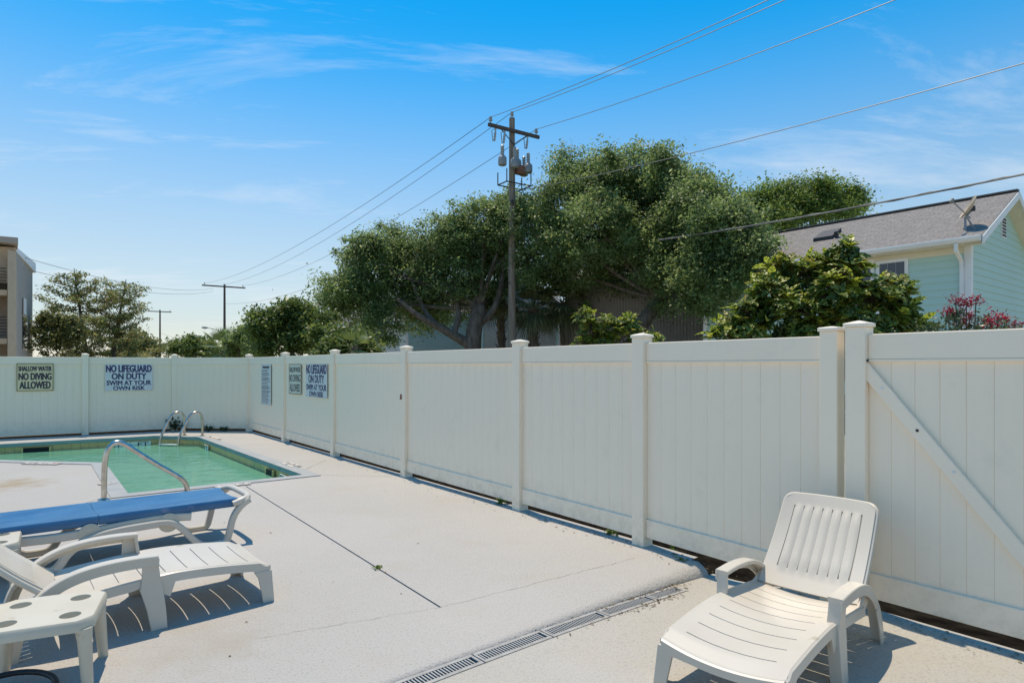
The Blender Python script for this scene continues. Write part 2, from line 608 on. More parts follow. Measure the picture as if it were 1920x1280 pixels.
# ---- ground beyond
m = MB()
m.quad((-900, -900, -0.30), (900, -900, -0.30), (900, 900, -0.30), (-900, 900, -0.30))
tag(m.build('ground', BOUNCE_GROUND), kind='structure')
m = MB()
off = 2.2
g0 = fpt(2400)
pts = [g0 + fn * 0.25, FA + fn * 0.25, Q1 + Vector((0, -0.25)), Q4 + Vector((0.15, -0.2)), Q4 + Vector((-1.2, 1.6)), Q1 + Vector((-0.6, off)), FA + Vector((0.6, off)), g0 - fn * off]
m.poly([(p.x, p.y, -0.14) for p in pts])
tag(m.build('planting_bed', SOIL), kind='structure')

# ---- drain line
D0 = G(640, 1311).xy
D1 = G(1246, 1088).xy
dv = (D1 - D0).normalized()
dn = Vector((dv.y, -dv.x))                  # towards the viewer
if dn.dot(-D0) < 0: dn = -dn
DW = 0.125
Dend = D0 + dv * ((FB - D0).dot(fn) / dv.dot(fn) - 0.02)
LEN0 = (D1 - D0).length
Dstart = D0 - dv * 6.0
LIP = 0.055
def dlow(t):                                # level of the lower deck at distance t along the drain from D0
    k = min(max((t - 0.2) / ((D1 - D0).length), 0.0), 1.15)
    return -0.010 - LIP * k ** 2.2

# ---- pool outline
PA, PB, PC, PD = G(372, 820).xy, G(567, 891).xy, G(240, 926).xy, G(197, 868).xy
PE = G(60, 864.5).xy
PE2 = PE + (PE - PD).normalized() * 6
PF1 = G(292, 817.5).xy
PF0 = G(0, 833.5).xy
PF0 = PF1 + (PF0 - PF1) * 1.9
POOL = [PA, PB, PC, PD, PE, PE2, PF0, PF1]
def inset(poly, w):
    n = len(poly)
    area = sum(poly[i].x * poly[(i + 1) % n].y - poly[(i + 1) % n].x * poly[i].y for i in range(n))
    sg = 1 if area > 0 else -1
    res = []
    for i in range(n):
        a, b, c = poly[i - 1], poly[i], poly[(i + 1) % n]
        e1, e2 = (b - a).normalized(), (c - b).normalized()
        n1, n2 = Vector((-e1.y, e1.x)) * sg, Vector((-e2.y, e2.x)) * sg
        bis = (n1 + n2).normalized()
        res.append(b + bis * (w / max(0.35, bis.dot(n1))))
    return res
CW = 0.19
POOL_OUT = inset(POOL, -CW)

# ---- pool deck with the pool cut out and a joint groove
j0, j1 = G(461, 911).xy, G(826, 1138).xy
jd = (j1 - j0).normalized()
jn = Vector((-jd.y, jd.x)) * 0.007
JOINT = [j0 - jn, j1 - jn, j1 + jn, j0 + jn]
def jgroove(a, b, w):
    d = (b - a).normalized()
    n_ = Vector((-d.y, d.x)) * w
    return [a - n_, b - n_, b + n_, a + n_]
JOINT2 = jgroove(G(120, 955).xy, G(188, 934).xy, 0.005)
JOINT3 = jgroove(G(590, 889.5).xy, G(735, 893).xy, 0.004)
edge_in = 0.16
E0, E1 = Dstart - dn * edge_in, Dend - dn * edge_in
outer = [E0, E1, E1 + dv * 0.10, FA - fn * 0.03 - fu * 0.02, Q1 + Vector((0.02, -0.04)), Q4 + Vector((0, -0.05)), Q4 + Vector((-4, -8)), Vector((-14, -6)), Dstart + Vector((-6, -4))]
loops = [outer, POOL_OUT, JOINT, JOINT2, JOINT3]
flat = [p for l in loops for p in l]
tris = tessellate_polygon([[Vector((p.x, p.y, 0)) for p in l] for l in loops])
me = bpy.data.meshes.new('pool_deck')
vv = [(p.x, p.y, 0.0) for p in flat]
ff = [tuple(t) for t in tris]
for l0, l1 in ((len(outer) + len(POOL_OUT), len(flat)),):
    pass
base = len(outer) + len(POOL_OUT)
for k in range(3):                           # side walls of the grooves
    ids = [base + 4 * k + q for q in range(4)]
    low = len(vv)
    vv += [(vv[i][0], vv[i][1], -0.02) for i in ids]
    for q in range(4):
        ff.append((ids[q], ids[(q + 1) % 4], low + (q + 1) % 4, low + q))
# rounded edge towards the drain
nseg = 60
prev = None
for i in range(nseg + 1):
    t = i / nseg
    a = E0.lerp(E1, t)
    tt = (a - D0).dot(dv)
    drop = -dlow(tt) + 0.02
    ring = []
    for q in range(9):
        an = PI / 2 * q / 8
        kk = min(1.0, drop / 0.09)
        w0 = edge_in * (1 - 0.75 * kk) if kk < 1 else edge_in * 0.25
        x = w0 + (edge_in - w0) * math.sin(an)
        z = -drop * (1 - math.cos(an))
        p = a + dn * x
        wob = 0.004 * math.sin(tt * 23 + q) * kk
        ring.append((p.x, p.y, z + wob if q else 0.0))
    s0 = len(vv)
    first = a
    vv += [(a.x, a.y, 0.0)] + ring
    if prev is not None:
        for q in range(9):
            ff.append((prev + q, prev + q + 1, s0 + q + 1, s0 + q))
    prev = s0
me.from_pydata(vv, [], ff)
bm = bmesh.new(); bm.from_mesh(me)
bmesh.ops.recalc_face_normals(bm, faces=bm.faces)
for f in bm.faces:
    if abs(f.normal.z) > 0.9 and f.normal.z < 0: f.normal_flip()
bm.to_mesh(me); bm.free()
deck = bpy.data.objects.new('pool_deck', me)
COL.objects.link(deck)
me.materials.append(DECK)
me.polygons.foreach_set('use_smooth', [True] * len(me.polygons))
auto_smooth(deck, 50)
tag(deck, kind='structure')
m = MB()
for JJ in (JOINT, JOINT2, JOINT3):
    m.poly([(p.x, p.y, -0.012) for p in JJ])
m.build('joint_filler', GROOVE, deck)
# hairline cracks, narrow raised-edge seams in the slab
m = MB()
def crack(a, b, w, n=26, amp=0.012):
    pts = []
    d = (b - a)
    nn = Vector((-d.y, d.x)).normalized()
    ph = random.random() * 9
    for i in range(n + 1):
        t = i / n
        pts.append(a + d * t + nn * (amp * math.sin(ph + t * 21) * math.sin(t * 47 + ph) + random.uniform(-1, 1) * amp * 0.3))
    for i in range(n):
        ww = w * random.uniform(0.4, 1.2)
        m.quad(*[(q.x, q.y, 0.0025) for q in (pts[i] - nn * ww, pts[i + 1] - nn * ww, pts[i + 1] + nn * ww, pts[i] + nn * ww)])
crack(j1, G(1190, 1046).xy, 0.0016)
crack(G(480, 1197).xy, j1, 0.0012)
crack(G(560, 886).xy, G(612, 862).xy, 0.006, 10, 0.02)
m.build('hairline_crack', noisy('crack_dirt', (0.30, 0.26, 0.20), (0.24, 0.20, 0.16), 8, 0.95), deck)

# ---- lower deck
def zlow(t, w):
    k = min(max((w - DW) / 0.75, 0.0), 1.0)
    return dlow(t) * (1 - k * k * (3 - 2 * k)) - 0.004
fline0 = fpt(1204)
def tmax(w):                                  # distance along the drain direction at which this row meets the fence line
    p = D0 + dn * w
    return (fline0 - p).dot(fn) / dv.dot(fn)
m = MB()
ws_ = [DW, 0.2, 0.3, 0.4, 0.5, 0.6, 0.7, 0.8, 0.9, 1.2, 2, 4, 9]
n = 40
grid = []
for w in ws_:
    T1 = tmax(w) + 0.05
    grid.append([(lambda p, t: (p.x, p.y, zlow(t, w)))(D0 + dn * w + dv * (-6 + (T1 + 6) * i / n), -6 + (T1 + 6) * i / n) for i in range(n + 1)])
for i in range(len(ws_) - 1):
    for j in range(n):
        m.quad(grid[i][j], grid[i][j + 1], grid[i + 1][j + 1], grid[i + 1][j])
# apron between the end of the drain and the fence
tE = (Dend - D0).dot(dv)
ap = []
for w in (-0.006, 0.06, DW * 0.8, DW):
    T1 = tmax(w) + 0.05
    T0 = LEN0 + 0.08
    ap.append([(lambda p, t: (p.x, p.y, dlow(t) - 0.004))(D0 + dn * w + dv * (T0 + (T1 - T0) * i / 8), T0 + (T1 - T0) * i / 8) for i in range(9)])
for i in range(3):
    for j in range(8):
        m.quad(ap[i][j], ap[i][j + 1], ap[i + 1][j + 1], ap[i + 1][j])
lower = m.build('lower_deck', DECK2, smooth=True)
tag(lower, kind='structure')
ZL = dlow(LEN0 + 0.3)

# ---- trench drain
tr = empty('trench_drain', (D0.x, D0.y, 0), 'long slotted grey trench drain crossing the concrete deck towards the fence', 'drain')
o2 = Vector((D0.x, D0.y, 0))
m = MB()
def dp(t, w, z):
    q = D0 + dv * t + dn * w
    return (q.x - D0.x, q.y - D0.y, z)
LEN = (D1 - D0).length
gl = 0.50
ang = math.atan2(dv.y, dv.x)
GRATE = noisy('grey_grate', (0.40, 0.385, 0.36), (0.30, 0.285, 0.26), 14, 0.7)
nb_ = 26
mb = MB(); mb.box((0, 0, 0), (0.0085, 0.074, 0.012))
bar_me = mb.mesh('bar'); bar_me.materials.append(GRATE)
t = -0.75
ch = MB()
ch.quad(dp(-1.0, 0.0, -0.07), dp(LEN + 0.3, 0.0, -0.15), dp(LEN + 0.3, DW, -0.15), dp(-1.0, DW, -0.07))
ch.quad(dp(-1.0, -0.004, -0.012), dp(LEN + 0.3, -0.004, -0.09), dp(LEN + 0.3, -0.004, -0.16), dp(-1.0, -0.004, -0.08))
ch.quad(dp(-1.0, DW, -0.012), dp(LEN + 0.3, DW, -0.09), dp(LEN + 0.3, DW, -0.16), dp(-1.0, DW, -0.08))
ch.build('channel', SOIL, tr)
while t < LEN - 0.1:
    t1 = min(t + gl, LEN + 0.10)
    za, zb = dlow(t) - 0.006, dlow(t1) - 0.006
    fr = MB()
    c0 = Vector(dp((t + t1) / 2, DW / 2, (za + zb) / 2))
    ln = (t1 - t) - 0.008
    tilt = math.atan2(zb - za, t1 - t)
    for w in (-0.049, 0.049):
        fr.box((0, w, 0), (ln, 0.024, 0.014))
    for s_ in (-1, 1):
        fr.box((s_ * (ln / 2 - 0.008), 0, 0), (0.016, 0.0735, 0.0135))
    g = fr.build('grate', GRATE, tr)
    g.location = c0
    g.rotation_euler = (0, -tilt, ang)
    x = -ln / 2 + 0.029
    while x < ln / 2 - 0.022:
        inst('bar', bar_me, g, (x, 0, -0.001))
        x += 0.0192
    t += gl

# ---- pool shell, coping, tiles, water
pool = bpy.data.objects.new('swimming_pool', None)
COL.objects.link(pool)
pool.location = (*((PA + PC) / 2), 0)
tag(pool, 'green in-ground swimming pool with ochre tile band and painted coping', 'pool')
def shell(name, poly, z0, z1, material):
    m = MB()
    n = len(poly)
    for i in range(n):
        a, b = poly[i], poly[(i + 1) % n]
        m.quad((a.x, a.y, z0), (b.x, b.y, z0), (b.x, b.y, z1), (a.x, a.y, z1))
    return m.build(name, material, pool, world=True)
COPZ = 0.012
m = MB()
n = len(POOL)
inn, outp = POOL, POOL_OUT
for i in range(n):
    j = (i + 1) % n
    a, b, c, d = outp[i], outp[j], inn[j], inn[i]
    m.quad((a.x, a.y, COPZ), (b.x, b.y, COPZ), (c.x, c.y, COPZ), (d.x, d.y, COPZ))
    m.quad((a.x, a.y, COPZ), (b.x, b.y, COPZ), (b.x, b.y, -0.03), (a.x, a.y, -0.03))
m.build('coping', COPING, pool, world=True)
shell('coping_edge', POOL, -0.06, COPZ - 0.001, COPEFACE)
wallp = inset(POOL, -0.035)
shell('wall', wallp, -1.3, -0.059, GROUT)
m = MB()
for i in range(n):                             # underside of the coping lip
    j = (i + 1) % n
    m.quad((*POOL[i], -0.06), (*POOL[j], -0.06), (*wallp[j], -0.06), (*wallp[i], -0.06))
m.build('coping_lip', COPEFACE, pool, world=True)
tm = MB()
for i in range(n):
    a, b = wallp[i], wallp[(i + 1) % n]
    ln = (b - a).length
    d = (b - a) / ln
    nn = Vector((-d.y, d.x))
    mid = (a + b) / 2
    cen = sum((p for p in POOL), Vector((0, 0))) / n
    area_dir = inset(POOL, 0.05)[i] - POOL[i]
    if nn.dot(area_dir) < 0: nn = -nn
    k = int(ln / 0.152)
    w = ln / k
    for q in range(k):
        c = a + d * ((q + 0.5) * w) + nn * random.uniform(0.001, 0.004)
        tm.box((c.x, c.y, -0.14), (w - 0.007, 0.014, 0.15), (Vector((*d, 0)), Vector((*nn, 0)), Vector((0, 0, 1))))
tag(tm.build('waterline_tile', TILE, pool, world=True), kind='stuff')
m = MB()
m.poly([(p.x, p.y, -1.3) for p in wallp])
m.build('floor', PLASTER, pool, world=True)
m = MB()
tw = tessellate_polygon([[Vector((p.x, p.y, 0)) for p in wallp]])
mm = MB()
mm.v = [(p.x, p.y, -0.185) for p in wallp]
mm.f = [tuple(t) for t in tw]
water = mm.build('water', WATER)
tag(water, kind='structure')
for p_ in water.data.polygons:
    if p_.normal.z < 0: p_.flip()

def wall_frame(px, a, b):
    """point, along-direction and pool-facing normal on pool wall a-b in column px"""
    p = on_line(px, a, b)
    d = (b - a).normalized()
    nn = Vector((-d.y, d.x))
    if nn.dot((PA + PC) / 2 - p) < 0: nn = -nn
    if d.cross(nn) > 0: d = -d              # so that text reads left to right seen from the pool
    return p, d, nn

def text_mesh(txt, w, h, bold=0.0, depth=0.0006):
    cu = bpy.data.curves.new('t', 'FONT')
    cu.body = txt
    cu.align_x = 'LEFT'
    cu.resolution_u = 3
    o = bpy.data.objects.new('t', cu)
    COL.objects.link(o)
    dg = bpy.context.evaluated_depsgraph_get()
    me = bpy.data.meshes.new_from_object(o.evaluated_get(dg))
    bpy.data.objects.remove(o)
    bpy.data.curves.remove(cu)
    co = np.empty(len(me.vertices) * 3)
    me.vertices.foreach_get('co', co)
    co = co.reshape(-1, 3)
    mn, mx = co.min(0), co.max(0)
    co[:, 0] = (co[:, 0] - (mn[0] + mx[0]) / 2) / (mx[0] - mn[0]) * w
    co[:, 1] = (co[:, 1] - (mn[1] + mx[1]) / 2) / (mx[1] - mn[1]) * h
    co[:, 2] = 0
    me.vertices.foreach_set('co', co.ravel())
    me.update()
    if bold <= 0:
        return me
    bm = bmesh.new()
    t_ = bold * h
    for k, (dx, dy) in enumerate(((0, 0), (-1, 0), (1, 0), (0, -0.8), (0, 0.8), (-.7, -.6), (.7, .6), (-.7, .6), (.7, -.6))):
        c = me.copy()
        c.transform(Matrix.Translation((dx * t_, dy * t_, k * 0.00012)))
        bm.from_mesh(c)
        bpy.data.meshes.remove(c)
    bm.to_mesh(me)
    bm.free()
    return me

def plane_mat(origin, xdir, normal):
    x = Vector((xdir[0], xdir[1], 0)).normalized()
    nrm = Vector((normal[0], normal[1], 0)).normalized()
    return Matrix((( x.x, 0, nrm.x, origin[0]), (x.y, 0, nrm.y, origin[1]), (0, 1, 0, origin[2]), (0, 0, 0, 1)))

SKIM = mat('skimmer_dark', (0.012, 0.012, 0.012), 0.8)
DEPTH = mat('depth_tile', (0.80, 0.82, 0.74), 0.35)
def skimmer(px, a, b, w):
    p, d, nn = wall_frame(px, a, b)
    m = MB()
    X, Y, Z = Vector((*d, 0)), Vector((*nn, 0)), Vector((0, 0, 1))
    c = Vector((*(p + nn * 0.012), -0.15))
    m.box(c, (w, 0.012, 0.11), (X, Y, Z))
    s = m.build('skimmer_mouth', SKIM, pool, world=True)
    m = MB()
    for q in (-1, 1):
        m.box(c + X * (q * (w / 2 + 0.015)), (0.03, 0.03, 0.13), (X, Y, Z))
    m.box(c - Z * 0.06, (w + 0.06, 0.03, 0.02), (X, Y, Z))
    m.build('skimmer_frame', TILE, s).location = (0, 0, 0)
    s.children[0].data.transform(Matrix.Translation(-pool.location))
def depth_tile(px, a, b, txt, w):
    p, d, nn = wall_frame(px, a, b)
    X, Y, Z = Vector((*d, 0)), Vector((*nn, 0)), Vector((0, 0, 1))
    c = Vector((*(p + nn * 0.013), -0.15))
    m = MB()
    m.box(c, (w, 0.012, 0.115), (X, Y, Z))
    s = m.build('depth_tile', DEPTH, pool, world=True)
    me = text_mesh(txt, w * 0.86, 0.085, 0.02)
    me.transform(plane_mat(c + Y * 0.0075, d, nn))
    me.transform(Matrix.Translation(-pool.location))
    me.materials.append(CHAR)
    inst('lettering', me, s, (0, 0, 0))
skimmer(68, PF0, PF1, 0.42)
skimmer(507, PA, PB, 0.30)
depth_tile(250, PF0, PF1, '1 ½ FT', 0.66)
depth_tile(388, PA, PB, 'FT', 0.30)
depth_tile(534, PA, PB, 'FT', 0.34)
# worn ceramic markers let into the deck beside the coping
MARK = mat('marker_tile', (0.58, 0.52, 0.45), 0.5)
MARKR = mat('marker_red', (0.35, 0.10, 0.07), 0.6)
MARKD = mat('marker_dark', (0.14, 0.14, 0.14), 0.6)
def marker(p0, p1, w, n):
    d = (p1 - p0).normalized()
    nn = Vector((-d.y, d.x))
    ln = (p1 - p0).length / n
    for i in range(n):
        c = p0 + d * ((i + 0.5) * ln)
        X, Y, Z = Vector((*d, 0)), Vector((*nn, 0)), Vector((0, 0, 1))
        m = MB()
        m.box((c.x, c.y, COPZ), (ln * 0.92, w, 0.012), (X, Y, Z))
        t_ = m.build('deck_marker_tile', MARK, pool, world=True)
        m = MB()
        for q in range(3):
            if random.random() < 0.85:
                cc = c + d * ((q - 1) * ln * 0.27) + nn * random.uniform(-0.2, 0.2) * w
                m.box((cc.x, cc.y, COPZ + 0.0065), (ln * random.uniform(0.08, 0.2), w * random.uniform(0.2, 0.55), 0.002), (X, Y, Z))
        if m.v:
            mk = m.build('worn_mark', random.choice((MARKR, MARKD, MARKD)), t_)
            mk.data.transform(Matrix.Translation(-pool.location))
marker(G(402, 914.5).xy, G(470, 907.5).xy, 0.11, 4)
marker(G(45, 869.5).xy, G(112, 870.5).xy, 0.13, 4)
marker(G(190, 910).xy, G(212, 906).xy, 0.16, 2)
marker(G(392, 819).xy, G(408, 824.5).xy, 0.16, 2)
marker(G(535, 868).xy, G(556, 876).xy, 0.16, 2)

# ================================================================ FENCES
POST_W, FH = 0.127, 1.75
def post_mesh(h, w=POST_W):
    m = MB()
    m.box((0, 0, h / 2), (w, w, h))
    return m
def cap_mesh(w=POST_W, flat=False):
    m = MB()
    a, b = w / 2 + 0.009, w / 2 + 0.009
    rings = []
    for r, z in ((a, 0.0), (a, 0.022), (a - 0.009, 0.026), (0.008, 0.026 + (0.008 if flat else 0.016))):
        rings.append([(-r, -r, z), (r, -r, z), (r, r, z), (-r, r, z)])
    m.loft(rings)
    return m
def plank_profile():
    """tongue-and-groove board, unit width and height, front towards -y, chamfered long edges"""
    m = MB()
    c, t = 0.022, 0.022
    prof = [(-0.499, 0.0032), (-0.5 + c, 0), (0.5 - c, 0), (0.499, 0.0032), (0.4985, t), (-0.4985, t)]
    m.loft([[(x, y, 0) for x, y in prof], [(x, y, 1) for x, y in prof]])
    return m
PLANK = plank_profile().mesh('plank'); PLANK.materials.append(VINYL)
PLANK_OLD = PLANK.copy(); PLANK_OLD.materials.clear(); PLANK_OLD.materials.append(VINYL_OLD)

class Fence:
    def __init__(s, name, origin, label, material, plank):
        s.o = empty(name, (origin.x, origin.y, 0), label, 'fence')
        s.mat, s.plank = material, plank
        s.org = origin
    def post(s, p, ang, z0=0.0, top=FH + 0.045, w=POST_W, flat=False, bev=0.006):
        q = post_mesh(top - z0, w).build('post', s.mat, s.o, bevel=bev)
        q.location = (p.x - s.org.x, p.y - s.org.y, z0)
        q.rotation_euler = (0, 0, ang)
        c = cap_mesh(w, flat).build('cap', s.mat, q, bevel=0.003)
        c.location = (0, 0, top - z0)
        return q
    def panel(s, a, b, z0=0.075, z1=FH, front=None, board=0.152, wpa=POST_W / 2, wpb=POST_W / 2, z0b=None):
        """a, b post centres; front = unit vector to the pool side"""
        z0b = z0 if z0b is None else z0b
        d = (b - a).normalized()
        A, B = a + d * wpa, b - d * wpb
        X = Vector((*d, 0)); Y = Vector((*front, 0)); Z = Vector((0, 0, 1))
        if d.x * front.y - d.y * front.x > 0:     # make x run so that -y is the front
            pass
        ln = (B - A).length
        c = (A + B) / 2
        def rail(name, zc_a, zc_b, h):
            m = MB()
            pts = []
            for zz_ in (-h / 2, h / 2):
                for e, zc in ((A, zc_a), (B, zc_b)):
                    for k in (-0.026, 0.026):
                        q = e + front * k
                        pts.append(Vector((q.x, q.y, zc + zz_)))
            p = [pts[0], pts[2], pts[3], pts[1], pts[4], pts[6], pts[7], pts[5]]
            m.hexa(p)
            return m.build(name, s.mat, s.o, world=True, bevel=0.006)
        rh = 0.16
        rail('bottom_rail', z0 + rh / 2, z0b + rh / 2, rh)
        rail('top_rail', z1 - rh / 2, z1 - rh / 2, rh)
        m = MB()                                    # channel lip under the top rail
        m.box((c.x + front.x * 0.006, c.y + front.y * 0.006, z1 - rh - 0.008), (ln - 0.004, 0.048, 0.016), (X, Y, Z))
        m.build('rail_lip', s.mat, s.o, world=True, bevel=0.002)
        k = max(1, round(ln / board))
        w = ln / k
        ang = math.atan2(d.y, d.x)
        # local -y must point to front
        if Vector((math.sin(ang), -math.cos(ang))).dot(front) < 0:
            ang += PI
        zb = min(z0, z0b) + rh - 0.02
        for i in range(k):
            p = A + d * ((i + 0.5) * w) + front * 0.011
            inst('plank', s.plank, s.o, (p.x - s.org.x, p.y - s.org.y, zb), (0, 0, ang), (w, 1, z1 - rh - zb))

fang = math.atan2(fu.y, fu.x)
LF = Fence('vinyl_fence', FB, 'long white vinyl privacy fence running from the gate post to the far corner', VINYL, PLANK)
cols = [467, 535, 628, 762, 975, 1204, 1560]
posts = [fpt(c) for c in cols]
gapA = posts[6]
for i, p in enumerate(posts):
    if i < 6:
        LF.post(p, fang, z0=-0.02 if i < 5 else -0.05)
    else:
        LF.post(p, fang, z0=-0.02, top=FH + 0.03, flat=True, w=0.115)
for i in range(6):
    LF.panel(posts[i], posts[i + 1], front=fn, z0b=0.06 if i < 5 else 0.05, wpb=0.0635 if i < 5 else 0.057)
# small latch on the fourth post and a screw eye on the sign panel
m = MB()
q = posts[3] + fn * (POST_W / 2 + 0.008) + fu * 0.03
m.box((q.x, q.y, zat(742, q.y)), (0.02, 0.018, 0.05))
m.lathe((q.x, q.y, zat(742, q.y) - 0.035), [(0.016, -0.01), (0.016, 0.01)], 10, (fn.x, fn.y, 0))
m.build('latch_eye', RUST, LF.o, world=True)

BF = Fence('vinyl_fence', Q1, 'cream tinted white vinyl fence across the back behind the pool', VINYL_OLD, PLANK_OLD)
bfn = Vector((qd.y, -qd.x))
if bfn.dot(-Q1) < 0: bfn = -bfn
qa = math.atan2(qd.y, qd.x)
e3 = (FA - Q1).normalized()
bfn3 = Vector((e3.y, -e3.x))
if bfn3.dot(-Q1) < 0: bfn3 = -bfn3
BF.post(Q1, qa); BF.post(Q2, qa); BF.post(Q3, qa); BF.post(Q4, qa)
BF.panel(FA, Q1, front=bfn3, z0=0.06)
BF.panel(Q1, Q2, front=bfn, z0=0.05)
BF.panel(Q2, Q3, front=bfn, z0=0.05)
BF.panel(Q3, Q4, front=bfn, z0=0.05)

# ---- gate
ga = fpt(1611)
gb = fpt(2075)
GT = Fence('vinyl_gate', ga, 'white vinyl gate with a diagonal brace at the right end of the fence', VINYL, PLANK)
GT.o['category'] = 'gate'
gz0 = 0.085
st = GT.post(ga, fang, z0=gz0 - 0.03, top=FH + 0.05, w=0.125)
st.name = 'stile'
st2 = GT.post(gb, fang, z0=gz0 - 0.03, top=FH + 0.05, w=0.125)
st2.name = 'stile'
GT.panel(ga, gb, z0=gz0, z1=FH + 0.002, front=fn, board=0.125, wpa=0.0625, wpb=0.0625)
gd = (gb - ga).normalized()
m = MB()
def gpt(px, py, offn):
    p = fpt(px)
    return Vector((p.x + fn.x * offn, p.y + fn.y * offn, zat(py, p.y)))
br_a0, br_a1 = gpt(1629, 676, 0), gpt(1629, 712, 0)
p_end = gb - gd * 0.07
slope = (gpt(1905, 1000, 0).z - br_a0.z) / ((fpt(1905) - fpt(1629)).length)
def along(s_, z):
    p = fpt(1629) + gd * s_
    return p, z
Lg = (p_end - fpt(1629)).length
hz = br_a0.z - br_a1.z
zb_end = gz0 + 0.17
Luse = min(Lg, (br_a1.z - zb_end) / -slope)
pts = []
for o_ in (0.0115, 0.042):
    for (s_, z_) in ((0, br_a1.z), (Luse, br_a1.z + slope * Luse), (Luse + 0.02, br_a0.z + slope * Luse - 0.02), (0, br_a0.z)):
        p = fpt(1629) + gd * s_ + fn * o_
        pts.append(Vector((p.x, p.y, z_)))
m.hexa(pts)
brace = m.build('brace', VINYL, GT.o, world=True, bevel=0.004)
for (px, py, mt) in ((1659, 728, WHITE), (1725, 806, IRON), (1794, 884, WHITE), (1632, 676, IRON)):
    c = gpt(px, py, 0.043)
    m = MB()
    m.lathe(c, [(0.009, 0), (0.009, 0.002), (0.005, 0.004)], 10, (fn.x, fn.y, 0))
    m.build('screw', mt, brace, world=True)

# ---- signs
def sign(name, px0, px1, py0, py1, a, b, front, face, lines, lettermat, label, cat, offn, border=None, bold=0.055):
    p0, p1 = on_line(px0, a, b), on_line(px1, a, b)
    pm = on_line((px0 + px1) / 2, a, b)
    x = (p1 - p0)
    w = x.length
    x = x / w
    d = pm.y
    z1, z0 = zat(py0, d), zat(py1, d)
    h = z1 - z0
    c = (p0 + p1) / 2 + front * offn
    root = empty(name, (c.x, c.y, z0), label, cat)
    M4 = plane_mat((0, 0, h / 2), x, front)
    m = MB()
    m.box((0, 0, 0), (w, h, 0.004))
    pl = m.build('plate', face, root)
    pl.data.transform(M4)
    if border:
        m = MB()
        t_ = 0.012
        for (cx_, cy_, sx, sy) in ((0, h / 2 - t_, w, t_), (0, -h / 2 + t_, w, t_), (-w / 2 + t_, 0, t_, h), (w / 2 - t_, 0, t_, h)):
            m.box((cx_, cy_, 0.003), (sx - (t_ if sx > t_ else 0), sy - (t_ if sy > t_ else 0), 0.0025 + 0.0004 * (sx > sy)))
        bo = m.build('border', border, root)
        bo.data.transform(M4)
    for (txt, cy, tw_, th_) in lines:
        me = text_mesh(txt, tw_ * w, th_ * h, bold)
        me.transform(Matrix.Translation((0, (0.5 - cy) * h, 0.0032)))
        me.transform(M4)
        me.materials.append(lettermat)
        inst('lettering', me, root, (0, 0, 0))
    m = MB()
    for sx in (-1, 1):
        for sy in (-1, 1):
            m.lathe((sx * (w / 2 - 0.02), sy * (h / 2 - 0.02), 0.002), [(0.007, 0), (0.006, 0.003)], 8)
    sc_ = m.build('screw', RUST, root)
    sc_.data.transform(M4)
    return root, w, h, M4
T_DIVE = [('SHALLOW WATER', 0.19, 0.88, 0.17), ('NO DIVING', 0.47, 0.87, 0.24), ('ALLOWED', 0.78, 0.82, 0.25)]
T_LIFE = [('NO LIFEGUARD', 0.16, 0.95, 0.26), ('ON DUTY', 0.45, 0.72, 0.23), ('SWIM AT YOUR', 0.70, 0.93, 0.17), ('OWN RISK', 0.90, 0.66, 0.15)]
OF = 0.034
BRNB = mat('sign_border', (0.16, 0.12, 0.05), 0.6)
sign('no_diving_sign', 31, 101, 681, 733, Q2, Q3, bfn, SIGNY, T_DIVE, CHAR, 'cream no-diving sign with dark border on the back fence, at far left', 'sign', OF, BRNB)
sign('no_lifeguard_sign', 197, 286, 683, 732, Q1, Q2, bfn, SIGNW, T_LIFE, NAVY, 'wide white no-lifeguard sign with navy letters on the back fence', 'sign', OF)
sign('no_diving_sign', 545, 568, 682, 739, FA, FB, fn, SIGNP, T_DIVE, CHAR, 'narrow-looking no-diving sign on the long fence beside the no-lifeguard sign', 'sign', OF, BRNB, 0.02)
sign('no_lifeguard_sign', 577, 617, 682, 745, FA, FB, fn, SIGNW, T_LIFE, NAVY, 'no-lifeguard sign on the long fence, right of the second no-diving sign', 'sign', OF)
rs, w, h, M4 = sign('rules_sign', 493, 511, 683, 759, FA, FB, fn, SIGNW, [], CHAR, 'tall narrow white sign of small print near the fence corner', 'sign', OF)
m = MB()
m.box((0, h * 0.43, 0.0035), (w * 0.7, h * 0.055, 0.001))
yy = 0.36
while yy > -0.47:
    lw = random.uniform(0.62, 0.9)
    m.box((-(0.9 - lw) * w / 2, h * yy, 0.0035), (w * lw, h * 0.011, 0.001))
    yy -= random.choice((0.026, 0.026, 0.038))
me_ = m.build('small_print', CHAR, rs)
me_.data.transform(M4)

# ================================================================ POOL METALWORK
def arc(c, r, a0, a1, n, X, Z):
    return [c + X * (r * math.cos(a0 + (a1 - a0) * i / n)) + Z * (r * math.sin(a0 + (a1 - a0) * i / n)) for i in range(n + 1)]
def smooth_path(pts, it=3):
    pts = [Vector(p) for p in pts]
    for _ in range(it):
        q = [pts[0]]
        for a, b in zip(pts, pts[1:]):
            q += [a * 0.75 + b * 0.25, a * 0.25 + b * 0.75]
        q.append(pts[-1])
        pts = q
    return pts
